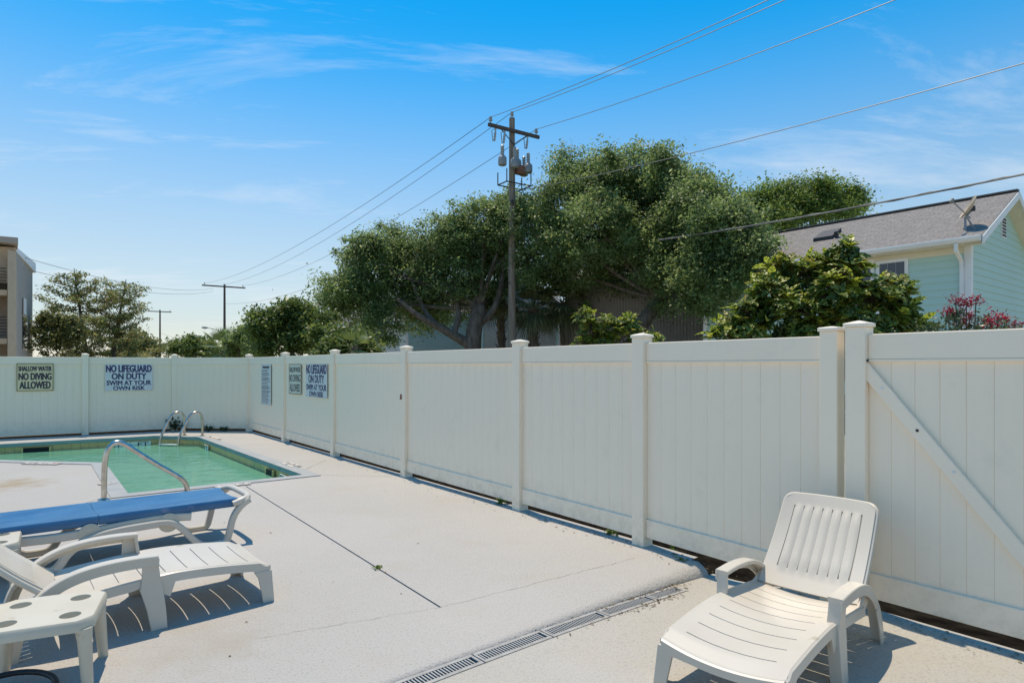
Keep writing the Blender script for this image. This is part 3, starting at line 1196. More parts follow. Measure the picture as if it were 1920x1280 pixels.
# single handrail by the steps
hb = G(195, 937)
hr = empty('pool_handrail', hb, 'bent stainless steel handrail at the near pool steps', 'handrail')
dtop = hb.y
e_px = P(352, 925, hb.y - 0.1)
far2 = (PB - PC).normalized()
hx = Vector((*far2, 0))
def hz_(px, py):
    p = on_line(px, hb.xy, hb.xy + far2)
    return Vector((p.x - hb.x, p.y - hb.y, zat(py, p.y)))
pth = [hz_(195, 937), hz_(195, 905), hz_(196, 870), hz_(200, 845), hz_(213, 829), hz_(228, 829), hz_(245, 839), hz_(290, 868), hz_(328, 889), hz_(346, 901), hz_(352, 918), hz_(353, 960)]
pth[0].z = 0.0
m = MB()
m.tube(smooth_path(pth, 3), 0.030, 12)
m.build('rail', STEEL, hr, smooth=True)
m = MB()
m.lathe((0, 0, 0.002), [(0.065, 0), (0.065, 0.006), (0.045, 0.02), (0.028, 0.024)], 20)
m.build('escutcheon', STEEL, hr, smooth=True)
# ladder at the far end
lb = G(330, 812)
ld = empty('pool_ladder', lb, 'stainless steel pool ladder with two hooped rails at the far edge', 'ladder')
inward = Vector((*((PC - PF1).normalized()), 0))
acr = Vector((inward.y, -inward.x, 0))
if acr.x < 0: acr = -acr
edge = Vector((*on_line(332, PF1, PA), 0)) - lb
la = (PA - PF1).normalized()
acr = Vector((*la, 0))
inward = Vector((la.y, -la.x, 0))
if inward.y > 0: inward = -inward
inward = (inward + acr * -0.55).normalized()
for s_ in (-1, 1):
    o_ = edge + acr * (s_ * 0.235)
    pr = [(-0.34, 0.0), (-0.34, 0.26), (-0.335, 0.43), (-0.27, 0.53), (-0.15, 0.53), (-0.05, 0.44), (0.10, 0.12), (0.16, -0.05), (0.17, -0.3), (0.17, -0.8)]
    m = MB()
    m.tube(smooth_path([o_ + inward * a + Vector((0, 0, z)) for a, z in pr], 3), 0.026, 10)
    m.build('rail', STEEL, ld, smooth=True)
    m = MB()
    m.lathe(o_ + inward * -0.34, [(0.055, 0.0), (0.055, 0.008), (0.03, 0.02)], 16)
    m.build('escutcheon', STEEL, ld, smooth=True)
for z in (-0.15, -0.42):
    m = MB()
    m.box(edge + inward * 0.17 + Vector((0, 0, z)), (0.47, 0.07, 0.02), (acr, acr.cross(Vector((0, 0, 1))), Vector((0, 0, 1))))
    m.build('step', WHITE, ld)

# ================================================================ FURNITURE
def chaise(name, loc, axis_deg, back_deg, label, material):
    """resin chaise longue, local x from the foot end towards the head"""
    R = empty(name, loc, label, 'lounge chair', None, math.radians(axis_deg))
    HW = 0.315
    XH = 1.12
    def seat_z(x, y):
        a = 0.255 + 0.055 * math.sin(min(1, x / 0.62) * PI / 2) - 0.05 * max(0.0, (x - 0.55) / 0.65) ** 1.4
        return a - 0.030 * (1 - (y / HW) ** 2) - (0.02 if x < 0.03 else 0)
    slits = [0.115 + 0.122 * i for i in range(8)]
    xs = [0.0, 0.02]
    for s_ in slits:
        xs += [s_ - 0.045, s_ - 0.0028, s_ + 0.0028, s_ + 0.045]
    xs += [XH - 0.02, XH]
    ys = [-HW, -HW + 0.03, -0.235, -0.16, -0.08, 0, 0.08, 0.16, 0.235, HW - 0.03, HW]
    m = MB()
    idx = {}
    for i, x in enumerate(xs):
        for j, y in enumerate(ys):
            idx[i, j] = len(m.v)
            bow = 0.018 * (1 - (y / HW) ** 2)
            m.v.append((x - bow if 0 < i < len(xs) - 1 else x - bow, y, seat_z(x, y)))
    for i in range(len(xs) - 1):
        mid = (xs[i] + xs[i + 1]) / 2
        for j in range(len(ys) - 1):
            ym = (ys[j] + ys[j + 1]) / 2
            if abs(ym) < 0.235 and any(abs(mid - s_) < 0.002 for s_ in slits):
                continue
            m.f.append((idx[i, j], idx[i + 1, j], idx[i + 1, j + 1], idx[i, j + 1]))
    st_ = m.build('seat', material, R, smooth=True)
    so = st_.modifiers.new('solid', 'SOLIDIFY'); so.thickness = 0.012; so.offset = -1
    # aprons hanging from the seat edge, arched between the legs
    for s_ in (-1, 1):
        m = MB()
        n_ = 40
        rows = []
        for i in range(n_ + 1):
            x = XH * i / n_
            zt = seat_z(x, HW) - 0.001
            dep = 0.055
            u_ = (x - 0.10) / 0.47
            if u_ < 0: dep = 0.055 + 0.09 * min(1, -u_ * 3)
            elif u_ > 1: dep = 0.05 + 0.10 * max(0, 1 - (u_ - 1) * 3) if x < 0.78 else 0.055
            y0 = s_ * HW
            rows.append([(x, y0, zt), (x, y0 + s_ * 0.012, zt - 0.006), (x, y0 + s_ * 0.016, zt - dep), (x, y0 + s_ * 0.004, zt - dep)])
        m.loft(rows)
        m.build('side_rail', material, R, smooth=True)
    m = MB()
    rows = []
    for i in range(17):
        y = -HW + 2 * HW * i / 16
        bow = 0.018 * (1 - (y / HW) ** 2)
        zt = seat_z(0, y)
        dep = 0.045 + 0.035 * abs(y / HW) ** 4
        rows.append([(-bow, y, zt - 0.001), (-bow - 0.012, y, zt - 0.008), (-bow - 0.012, y, zt - dep), (-bow, y, zt - dep)])
    m.loft(rows)
    m.build('foot_rail', material, R, smooth=True)
    for s_ in (-1, 1):
        # foot leg: tapered angle section
        m = MB()
        y1 = s_ * (HW + 0.014)
        prof = [(0.0, 0.203, 0.112), (0.004, 0.16, 0.088), (0.006, 0.05, 0.075), (0.008, 0.0, 0.072)]
        rings = []
        for dx, z, w in prof:
            fl = (0.245 - z) * 0.10
            yo = y1 + s_ * fl
            x0 = -0.012 - fl * 0.5
            rings.append([(x0, yo, z), (x0 + w, yo, z), (x0 + w, yo - s_ * 0.016, z), (x0 + 0.018, yo - s_ * 0.018, z), (x0 + 0.018, yo - s_ * w, z), (x0, yo - s_ * w, z)])
        m.loft(rings)
        m.build('leg', material, R, bevel=0.003)
        # middle leg rising into the front of the arm
        m = MB()
        rings = []
        for z, w, x0, yo in ((0.0, 0.085, 0.610, 0.055), (0.12, 0.098, 0.617, 0.042), (0.24, 0.118, 0.630, 0.028), (0.285, 0.10, 0.640, 0.026), (0.37, 0.085, 0.652, 0.030), (0.418, 0.080, 0.657, 0.033)):
            ya = s_ * (HW + yo)
            rings.append([(x0, ya, z), (x0 + w, ya, z), (x0 + w, ya - s_ * 0.02, z), (x0 + 0.02, ya - s_ * 0.022, z), (x0 + 0.02, ya - s_ * 0.064, z), (x0, ya - s_ * 0.064, z)])
        m.loft(rings)
        m.build('leg', material, R, bevel=0.003)
        # arm sweeping back and down into the rear leg
        path = smooth_path([(0.655, 0, 0.418), (0.80, 0, 0.426), (0.95, 0, 0.420), (1.08, 0, 0.395), (1.18, 0, 0.345), (1.26, 0, 0.275), (1.305, 0, 0.215)], 2)
        ws = [0.078 - 0.008 * (k / len(path)) for k in range(len(path))]
        m = MB()
        ya = s_ * (HW + 0.002)
        m.sweep([Vector((p.x, ya, p.z)) for p in path], ws, 0.026, (0, 1, 0))
        m.sweep([Vector((p.x - 0.004, ya + s_ * 0.030, p.z - 0.026)) for p in path], 0.012, 0.045, (0, 1, 0))
        m.build('armrest', material, R, smooth=True)
        path = smooth_path([(1.303, 0, 0.222), (1.335, 0, 0.145), (1.365, 0, 0.0)], 2)
        m = MB()
        m.sweep([Vector((p.x, ya + s_ * 0.012 * (0.25 - p.z) * 4, p.z)) for p in path], 0.070, 0.020, (0, 1, 0))
        m.sweep([Vector((p.x - 0.028, ya + s_ * (0.032 + 0.012 * (0.25 - p.z) * 4), p.z)) for p in path], 0.010, 0.060, (0, 1, 0))
        m.build('leg', material, R, smooth=True)
    # back: frame with lengthwise slits between bulging slats
    a = math.radians(back_deg)
    BL, BW = 0.66, 0.295
    ex, ez = Vector((math.cos(a), 0, math.sin(a))), Vector((-math.sin(a), 0, math.cos(a)))
    org_ = Vector((XH - 0.005, 0, 0.262))
    nslat = 7  # eight slits
    x_in0, x_in1 = 0.135, BL - 0.085
    sw = 0.43 / nslat
    ysl = [-0.215 + sw * i for i in range(nslat + 1)]
    yv = [-BW, -BW + 0.012, -BW + 0.03, -0.24]
    for i, y in enumerate(ysl):
        yv += [y - 0.006, y + 0.006]
        if i < nslat:
            yv += [y + sw * 0.3, y + sw * 0.5, y + sw * 0.7]
    yv += [0.24, BW - 0.03, BW - 0.012, BW]
    xv = [0.0, 0.03, 0.08, x_in0, x_in0 + 0.03] + [x_in0 + 0.03 + (x_in1 - x_in0 - 0.06) * i / 6 for i in range(1, 6)] + [x_in1 - 0.03, x_in1, BL - 0.055, BL - 0.04, BL - 0.026, BL - 0.012, BL]
    m = MB()
    idx = {}
    for i, x in enumerate(xv):
        for j, y in enumerate(yv):
            ww = 1.0 - 0.05 * (x / BL)
            rc = 0.055
            ca, cb_ = max(0.0, (x - (BL - rc)) / rc), max(0.0, (abs(y) - (BW - rc)) / rc)
            x_, y_ = x, abs(y)
            if ca > 0 and cb_ > 0:
                x_ = BL - rc + rc * ca * math.sqrt(1 - cb_ * cb_ / 2)
                y_ = BW - rc + rc * cb_ * math.sqrt(1 - ca * ca / 2)
            yy_ = math.copysign(y_, y) * ww
            xx = x_ + 0.020 * (1 - (y / BW) ** 2) * (x / BL) ** 2
            bul = 0.0
            if x_in0 < x < x_in1 and abs(y) < 0.215:
                k = ((y + 0.215) % sw) / sw
                bul = 0.010 * math.sin(PI * k)
            curve = 0.05 * math.sin(PI * x / BL) * -0.5 - 0.018 * (1 - (y / BW) ** 2)
            pt = org_ + ex * xx + Vector((0, yy_, 0)) + ez * (bul + curve)
            idx[i, j] = len(m.v)
            m.v.append(tuple(pt))
    for i in range(len(xv) - 1):
        xm = (xv[i] + xv[i + 1]) / 2
        for j in range(len(yv) - 1):
            ym = (yv[j] + yv[j + 1]) / 2
            if x_in0 < xm < x_in1 and any(abs(ym - y) < 0.002 for y in ysl):
                continue
            m.f.append((idx[i, j], idx[i + 1, j], idx[i + 1, j + 1], idx[i, j + 1]))
    bk = m.build('backrest', material, R, smooth=True)
    so = bk.modifiers.new('solid', 'SOLIDIFY'); so.thickness = 0.014; so.offset = -1
    # rolled rim of the back
    nx, ny = len(xv), len(yv)
    edge_ids = [idx[i, 0] for i in range(nx)] + [idx[nx - 1, j] for j in range(1, ny)] + [idx[i, ny - 1] for i in range(nx - 2, -1, -1)]
    coords = [Vector(bk.data.vertices[q].co) for q in edge_ids]
    m = MB()
    m.tube([c_ - ez * 0.010 for c_ in coords], 0.0155, 8)
    m.build('back_rim', material, bk, smooth=True)
    # hinge brackets
    for s_ in (-1, 1):
        m = MB()
        m.sweep([(XH - 0.09, s_ * (HW - 0.01), 0.235), (XH + 0.02, s_ * (HW - 0.008), 0.255), (XH + 0.09, s_ * (HW - 0.004), 0.30)], 0.022, [0.05, 0.075, 0.05], (0, 1, 0))
        m.build('hinge_bracket', material, R, smooth=True)
    return R

# right chaise on the lower deck
zc = dlow(1.6)
rc_ = chaise('chaise_lounge', (0.945, 2.85, -0.004), 45.0, 50, 'white plastic lounge chair with raised slatted back beside the gate', RESIN)
rc_.scale = (0.95, 0.94, 0.95)
# left chaise, foot towards the fence
fo = (G(502, 1126).xy + Vector((-0.622, 0.783)) * 0.33)
chaise('chaise_lounge', (fo.x, fo.y, 0), 180 + 40.5, 45, 'white plastic lounge chair with its foot end beside the cup-holder table', RESIN)

# blue sling lounger
def lounger(loc, deg):
    R = empty('sling_lounger', loc, 'flat blue sling lounger with white resin frame near the pool', 'lounge chair', None, math.radians(deg))
    HW, Z = 0.30, 0.385
    def sling(name, x0, x1):
        m = MB()
        prof = [(-HW - 0.005, -0.068), (-HW - 0.018, -0.05), (-HW - 0.020, -0.013), (-HW - 0.008, 0.004), (-HW + 0.03, 0.004), (-0.1, -0.012), (0.1, -0.012), (HW - 0.03, 0.004), (HW + 0.008, 0.004), (HW + 0.020, -0.013), (HW + 0.018, -0.05), (HW + 0.005, -0.068), (HW - 0.03, -0.06), (0.1, -0.024), (-0.1, -0.024), (-HW + 0.03, -0.06)]
        rings = []
        n_ = 14
        for i in range(n_ + 1):
            x = x0 + (x1 - x0) * i / n_
            rings.append([(x, y, Z + z + 0.003 * math.sin(i * 1.7 + y * 6) * (abs(y) < 0.2) - 0.014 * math.sin(PI * i / n_) * (abs(y) < 0.2)) for y, z in prof])
        m.loft(rings)
        return m.build(name, BLUE, R, smooth=True)
    sling('sling', 0.075, 1.10)
    sling('back_sling', 1.103, 2.0)
    for s_ in (-1, 1):
        y = s_ * (HW + 0.002)
        # side beam with swelling profile
        pth_ = smooth_path([(0.45, y, 0.285), (0.62, y, 0.30), (0.85, y, 0.295), (1.1, y, 0.275), (1.35, y, 0.26), (1.6, y, 0.27), (2.0, y, 0.28)], 2)
        m = MB()
        m.sweep(pth_, 0.05, 0.065, (0, 1, 0))
        m.build('side_beam', RESIN, R, smooth=True)
        # foot leg loop
        y = s_ * (HW + 0.03)
        pth_ = smooth_path([(-0.02, y, 0.37), (0.05, y, 0.33), (0.12, y, 0.24), (0.15, y, 0.10), (0.175, y, 0.022), (0.25, y, 0.018), (0.36, y, 0.022), (0.43, y, 0.08), (0.52, y, 0.20), (0.60, y, 0.265), (0.72, y, 0.272)], 2)
        m = MB()
        m.sweep(pth_, 0.05, [0.052] * len(pth_), (0, 1, 0))
        m.build('leg', RESIN, R, smooth=True)
        pth_ = smooth_path([(0.70, y, 0.268), (0.95, y, 0.262), (1.15, y, 0.235), (1.30, y, 0.15), (1.36, y, 0.03), (1.46, y, 0.018), (1.58, y, 0.03), (1.70, y, 0.2), (1.85, y, 0.27)], 2)
        m = MB()
        m.sweep(pth_, 0.055, 0.06, (0, 1, 0))
        m.build('leg', RESIN, R, smooth=True)
        for xc in (0.62, 1.16):
            m = MB()
            m.lathe((xc, s_ * (HW + 0.018), 0.262), [(0.078, 0), (0.078, 0.010), (0.07, 0.014)], 24, (0, s_, 0))
            m.build('pivot_disc', RESIN_OLD, R, smooth=True)
    pth_ = [(0.12, -HW - 0.03, 0.345), (0.03, -HW - 0.028, 0.375), (-0.035, -HW + 0.03, 0.385), (-0.04, 0, 0.385), (-0.035, HW - 0.03, 0.385), (0.03, HW + 0.028, 0.375), (0.12, HW + 0.03, 0.345)]
    m = MB()
    m.tube(smooth_path(pth_, 3), 0.028, 10)
    m.build('foot_bar', RESIN, R, smooth=True)
    return R
bf = G(440, 1018).xy + Vector((-0.622, 0.783)) * 0.33 + Vector((0.783, 0.622)) * 0.10
lounger((bf.x, bf.y, 0), 180 + 39.5)

def side_table(loc, deg, label):
    R = empty('side_table', loc, label, 'table', None, math.radians(deg))
    h, w, c = 0.355, 0.225, 0.055
    # top with four real cup holes
    outl = [(-w + c, -w), (w - c, -w), (w, -w + c), (w, w - c), (w - c, w), (-w + c, w), (-w, w - c), (-w, -w + c)]
    holes = []
    for sx in (-1, 1):
        for sy in (-1, 1):
            holes.append([Vector((sx * 0.125 + 0.045 * math.cos(2 * PI * k / 20), sy * 0.125 + 0.045 * math.sin(2 * PI * k / 20))) for k in range(20)])
    lp = [[Vector((x, y)) for x, y in outl]] + holes
    flat_ = [p for l in lp for p in l]
    ts = tessellate_polygon([[Vector((p.x, p.y, 0)) for p in l] for l in lp])
    m = MB()
    m.v = [(p.x, p.y, h) for p in flat_]
    m.f = [tuple(t) for t in ts]
    base_ = 8
    o_ = len(m.v)
    m.v += [(x * 1.03, y * 1.03, h - 0.012) for x, y in outl] + [(x * 1.035, y * 1.035, h - 0.052) for x, y in outl]
    for k in range(8):
        q = (k + 1) % 8
        m.f.append((k, q, o_ + q, o_ + k))
        m.f.append((o_ + k, o_ + q, o_ + 8 + q, o_ + 8 + k))
    for hi in range(4):
        b_ = base_ + 20 * hi
        o2_ = len(m.v)
        cx_ = sum(m.v[b_ + k][0] for k in range(20)) / 20
        cy_ = sum(m.v[b_ + k][1] for k in range(20)) / 20
        m.v += [(cx_ + (m.v[b_ + k][0] - cx_) * 0.92, cy_ + (m.v[b_ + k][1] - cy_) * 0.92, h - 0.035) for k in range(20)]
        for k in range(20):
            q = (k + 1) % 20
            m.f.append((b_ + k, b_ + q, o2_ + q, o2_ + k))
        m.f.append(tuple(o2_ + k for k in range(20)))
    m.build('table_top', RESIN_OLD, R, smooth=True)
    for sx in (-1, 1):
        for sy in (-1, 1):
            m = MB()
            rings = []
            for z, wd, o3 in ((h - 0.045, 0.062, 0.0), (h - 0.11, 0.050, 0.006), (0.0, 0.038, 0.022)):
                cx_, cy_ = sx * (w - 0.036 + o3), sy * (w - 0.036 + o3)
                rings.append([(cx_ + wd * 0.62 * math.cos(an), cy_ + wd * 0.62 * math.sin(an), z) for an in [2 * PI * k / 10 for k in range(10)]])
            m.loft(rings)
            m.build('leg', RESIN_OLD, R, smooth=True)
    return R
side_table((-2.29, 3.06, 0), 25, 'low yellowed plastic table with four cup holes in the near left foreground')
st2_ = G(30, 1012, 0.355).xy
side_table((st2_.x - 0.24, st2_.y - 0.03, 0), 36, 'plastic table half hidden between the blue lounger and the white lounge chair')

# black hose loop in the corner
hc = G(40, 1300)
m = MB()
pp = [hc + Vector((0.21 * math.cos(a_) - 0.05, 0.15 * math.sin(a_) - 0.03, 0.016 + 0.03 * max(0, math.sin(a_)))) for a_ in [PI * 1.35 - PI * 1.55 * k / 30 for k in range(31)]]
m.tube(pp, 0.014, 10)
tag(m.build('garden_hose', BLACK, smooth=True), 'black hose curving over the deck in the bottom left corner', 'hose')

# ================================================================ FOLIAGE TOOLS
def leaf_object(name, mat_, parent, pos, size, nrm=None, aspect=0.45, jitter=0.9, fold=0.15, world=True, smooth=False):
    """many diamond leaves as one mesh: pos (N,3), size (N,)"""
    n = len(pos)
    d = RNG.normal(size=(n, 3))
    d /= np.linalg.norm(d, axis=1)[:, None]
    if nrm is None:
        nr = RNG.normal(size=(n, 3)) + np.array([0, 0, 0.9])
    else:
        nr = nrm + RNG.normal(size=(n, 3)) * jitter
    nr /= np.linalg.norm(nr, axis=1)[:, None]
    d -= nr * (d * nr).sum(1)[:, None]
    d /= np.linalg.norm(d, axis=1)[:, None] + 1e-9
    s = np.cross(nr, d)
    h = size[:, None] * 0.5
    w = h * aspect
    v = np.empty((n, 4, 3))
    v[:, 0] = pos - d * h
    v[:, 1] = pos + s * w + nr * h * fold
    v[:, 2] = pos + d * h
    v[:, 3] = pos - s * w + nr * h * fold
    if world and parent is not None:
        o = parent.location
        v -= np.array([o.x, o.y, o.z])
    me = bpy.data.meshes.new(name)
    me.vertices.add(4 * n)
    me.vertices.foreach_set('co', v.ravel())
    me.loops.add(4 * n)
    me.loops.foreach_set('vertex_index', np.arange(4 * n, dtype=np.int32))
    me.polygons.add(n)
    me.polygons.foreach_set('loop_start', np.arange(0, 4 * n, 4, dtype=np.int32))
    me.update(calc_edges=True)
    me.validate()
    me.materials.append(mat_)
    ob = bpy.data.objects.new(name, me)
    COL.objects.link(ob)
    ob.parent = parent
    return ob

OAKLEAF = leafmat('oak_leaf', [(0.0, (0.07, 0.12, 0.042)), (0.45, (0.125, 0.195, 0.06)), (0.8, (0.185, 0.26, 0.09)), (1.0, (0.29, 0.34, 0.16))], 0.5, 0.5)
BACKLEAF = leafmat('bright_tree_leaf', [(0.0, (0.06, 0.11, 0.02)), (0.5, (0.11, 0.19, 0.035)), (1.0, (0.19, 0.26, 0.06))], 0.5, 0.45)
HEDGELEAF = leafmat('hedge_leaf', [(0.0, (0.05, 0.09, 0.02)), (0.5, (0.10, 0.16, 0.035)), (1.0, (0.18, 0.23, 0.06))], 0.42, 0.42)
NEEDLE = leafmat('conifer_leaf', [(0.0, (0.085, 0.13, 0.045)), (0.45, (0.15, 0.19, 0.055)), (0.8, (0.22, 0.21, 0.065)), (1.0, (0.33, 0.25, 0.09))], 0.6, 0.4)
NEEDLEG = leafmat('conifer_leaf_green', [(0.0, (0.075, 0.10, 0.04)), (0.5, (0.13, 0.16, 0.05)), (1.0, (0.22, 0.21, 0.07))], 0.6, 0.42)
MAGLEAF = leafmat('magnolia_leaf', [(0.0, (0.028, 0.045, 0.012)), (0.5, (0.06, 0.085, 0.02)), (0.8, (0.12, 0.14, 0.03)), (1.0, (0.23, 0.22, 0.04))], 0.28, 0.22)
WEED = leafmat('weed_leaf', [(0.0, (0.05, 0.10, 0.015)), (0.6, (0.11, 0.18, 0.03)), (1.0, (0.20, 0.24, 0.05))], 0.5, 0.35)
PALMLEAF = leafmat('palm_leaf', [(0.0, (0.06, 0.08, 0.035)), (0.6, (0.10, 0.125, 0.055)), (1.0, (0.17, 0.18, 0.09))], 0.5, 0.3)
YUCCA = leafmat('bright_palm_leaf', [(0.0, (0.07, 0.12, 0.03)), (1.0, (0.17, 0.22, 0.07))], 0.45, 0.3)
PETAL = leafmat('red_petal', [(0.0, (0.24, 0.010, 0.022)), (0.6, (0.38, 0.018, 0.04)), (1.0, (0.46, 0.06, 0.09))], 0.7, 0.2)

def broad_tree(name, base, lobes, depth, leafmat_, label, cat, clusters, per, leaf, cl_r, trunk_r, spread=1.8, trunk_pts=None, barkmat=BARK, limbs=9, group=None, shell=0.62, flat=0.85):
    """crown of leaf clumps on the outside of several lobes, each lobe fed by a limb; lobes = (px, py, r px[, depth offset])"""
    b = Vector(base)
    R = empty(name, b, label, cat, group)
    L3 = []
    for lb_ in lobes:
        dd = depth + (lb_[3] if len(lb_) > 3 else random.uniform(-spread, spread))
        L3.append((P(lb_[0], lb_[1], dd), lb_[2] * dd / FPX))
    sub = []
    for c, r in L3:
        for _ in range(5):
            v_ = Vector((random.gauss(0, 1), random.gauss(0, 1), random.gauss(0.1, 0.8))).normalized()
            sub.append((c + v_ * r * random.uniform(0.6, 1.0), r * random.uniform(0.28, 0.5)))
    # limbs
    m = MB()
    if trunk_pts is None:
        cen = sum((c for c, r in L3), Vector()) / len(L3)
        fork = b + Vector((0, 0, max(0.6, (cen.z - b.z) * 0.45)))
        trunk_pts = [b, b.lerp(fork, 0.5) + Vector((random.uniform(-.1, .1), random.uniform(-.1, .1), 0)), fork]
    tp = [Vector(p) for p in trunk_pts]
    k = len(tp)
    m.tube(smooth_path(tp, 2), [trunk_r * (1.25 - 0.45 * i / (len(smooth_path(tp, 2)) - 1)) for i in range(len(smooth_path(tp, 2)))], 10)
    m.build('trunk', barkmat, R, smooth=True, world=True)
    fork = tp[-1]
    m = MB()
    order = sorted(L3, key=lambda q: -q[1])
    tw = []
    for c, r in order[:limbs]:
        a = fork
        mid = a.lerp(c, 0.5) + Vector((random.uniform(-.5, .5), random.uniform(-.5, .5), random.uniform(-0.3, 0.5))) * r * 0.5
        pth_ = smooth_path([a, a.lerp(mid, 0.5) + Vector((0, 0, -0.1 * r)), mid, c], 2)
        rr = [trunk_r * (0.40 - 0.34 * i / (len(pth_) - 1)) for i in range(len(pth_))]
        m.tube(pth_, rr, 7)
        for _ in range(5):
            st_ = pth_[random.randint(len(pth_) // 2, len(pth_) - 1)]
            dirv = Vector((random.gauss(0, 1), random.gauss(0, 1), random.gauss(0.2, 0.7))).normalized()
            e_ = c + dirv * r * 0.85
            md = st_.lerp(e_, 0.5) + Vector((random.uniform(-1, 1), random.uniform(-1, 1), random.uniform(-1, 1))) * r * 0.15
            m.tube(smooth_path([st_, md, e_], 1), [trunk_r * 0.12, trunk_r * 0.09, trunk_r * 0.06, trunk_r * 0.03][:len(smooth_path([st_, md, e_], 1))] + [trunk_r * 0.03] * max(0, len(smooth_path([st_, md, e_], 1)) - 4), 5)
    m.build('limbs', barkmat, R, smooth=True, world=True)
    # leaf clumps
    L3 = [(c, r * 0.95) for c, r in L3] + sub
    ar = np.array([r * r for c, r in L3])
    pick = RNG.choice(len(L3), size=clusters, p=ar / ar.sum())
    cs = np.array([tuple(c) for c, r in L3])[pick]
    rs_ = np.array([r for c, r in L3])[pick]
    dv_ = RNG.normal(size=(clusters, 3))
    dv_[:, 2] = dv_[:, 2] * 0.9 + 0.25
    dv_ /= np.linalg.norm(dv_, axis=1)[:, None]
    rad = rs_ * (shell + (1.02 - shell) * RNG.random(clusters) ** 0.6)
    cc = cs + dv_ * rad[:, None] * np.array([1, 1, flat])
    cc = cc + RNG.normal(size=(clusters, 3)) * rs_[:, None] * 0.20
    crad = cl_r * RNG.uniform(0.45, 1.3, clusters)
    pos = np.repeat(cc, per, 0)
    off_ = RNG.normal(size=(clusters * per, 3)) * 0.55
    off_[:, 2] *= 0.75
    pos = pos + off_ * np.repeat(crad, per)[:, None]
    nr = np.repeat(dv_, per, 0) * 0.35 + np.array([0, 0, 0.8])
    # ragged sprays outside
    size = leaf * RNG.uniform(0.45, 1.5, len(pos))
    leaf_object('crown', leafmat_, R, pos, size, nr)
    return R

def gz(px, d, z=-0.3):
    return Vector(((px - 960) * d / FPX, d, z))

# ================================================================ HOUSES
# ---- mint house on the right
K = Vector((( 1818 - 960) * 15 / FPX, 15.0))
U3, V3, Z3 = Vector((*U2, 0)).normalized(), Vector((*V2, 0)).normalized(), Vector((0, 0, 1))
HLEN, HWID, EAVE, RIDGE = 7.35, 5.4, 4.72, 6.10
house = empty('mint_house', (K.x, K.y, -0.3), 'mint green lap-sided house with grey shingle roof at the right', 'house')
K3 = Vector((K.x, K.y, 0))
def hp(u, v, z):
    return K3 + U3 * u + V3 * v + Vector((0, 0, z))
m = MB()
rings = []
for u in (0.03, HLEN):
    rings.append([hp(u, 0.03, -0.3), hp(u, HWID - 0.03, -0.3), hp(u, HWID - 0.03, EAVE - 0.02), hp(u, HWID / 2, RIDGE - 0.12), hp(u, 0.03, EAVE - 0.02)])
m.loft(rings)
m.build('wall', MINT, house, world=True)
bd = MB()
bd.loft([[(x, y, z) for y, z in ((-0.024, 0), (-0.006, 0.19), (0.02, 0.19), (0.02, 0))] for x in (0, 1)])
board_me = bd.mesh('siding_board'); board_me.materials.append(MINT)
rows = int((EAVE + 0.3) / 0.178)
af = math.atan2(U3.y, U3.x) + PI          # local x from far end to corner, -y to the viewer
for i in range(rows):
    p = hp(HLEN, 0.0, -0.3 + i * 0.178)
    inst('siding_board', board_me, house, p - house.location, (0, 0, af), (HLEN - 0.02, 1, 1))
ag = math.atan2(V3.y, V3.x)
z = -0.3
while z < RIDGE - 0.3:
    zt = z + 0.178
    if zt < EAVE: v0, v1 = 0.02, HWID
    else:
        k = (zt - EAVE) / (RIDGE - EAVE)
        v0, v1 = HWID / 2 * k + 0.02, HWID - HWID / 2 * k
    if v1 - v0 > 0.1:
        inst('siding_board', board_me, house, hp(0.0, v0, z) - house.location, (0, 0, ag), (v1 - v0, 1, 1))
    z += 0.178
def hbox(name, u0, u1, v0, v1, z0, z1, mt, parent=house, bev=0.0):
    m = MB()
    m.hexa([hp(u0, v0, z0), hp(u1, v0, z0), hp(u1, v1, z0), hp(u0, v1, z0), hp(u0, v0, z1), hp(u1, v0, z1), hp(u1, v1, z1), hp(u0, v1, z1)])
    return m.build(name, mt, parent, world=True, bevel=bev)
hbox('corner_board', -0.045, 0.10, -0.045, 0.10, -0.3, EAVE - 0.12, WHITE)
hbox('corner_board', HLEN - 0.10, HLEN + 0.045, -0.045, 0.10, -0.3, EAVE - 0.12, WHITE)
# roof
OV, OG = 0.36, 0.34
sl = (RIDGE - EAVE) / (HWID / 2)
def roof_slab(name, v_e, v_r, th=0.06, lift=0.0, mt=SHINGLE):
    z_e = EAVE - sl * OV + 0.06
    z_r = RIDGE + 0.06
    u0, u1 = -OG, HLEN + OG
    a, b, c, d = hp(u0, v_e, z_e), hp(u1, v_e, z_e), hp(u1, v_r, z_r), hp(u0, v_r, z_r)
    dn_ = Vector((0, 0, -th))
    m = MB()
    m.hexa([a + dn_, b + dn_, c + dn_, d + dn_, a, b, c, d])
    o = m.build(name, mt, house, world=True)
    uv = o.data.uv_layers.new(name='UVMap')
    for lp_ in o.data.loops:
        co = o.data.vertices[lp_.vertex_index].co + house.location - K3
        uv.data[lp_.index].uv = (co.dot(U3), (co.z) * 2.0)
    return o
roof = roof_slab('roof', -OV, HWID / 2)
roof_slab('roof', HWID + OV, HWID / 2 + 0.002)
ze_ = EAVE - sl * OV
m = MB()
m.box(hp(HLEN / 2, HWID / 2, RIDGE + 0.075), (HLEN + 2 * OG, 0.22, 0.035), (U3, V3, Z3))
m.build('ridge_cap', ROOFDARK, roof, world=True)
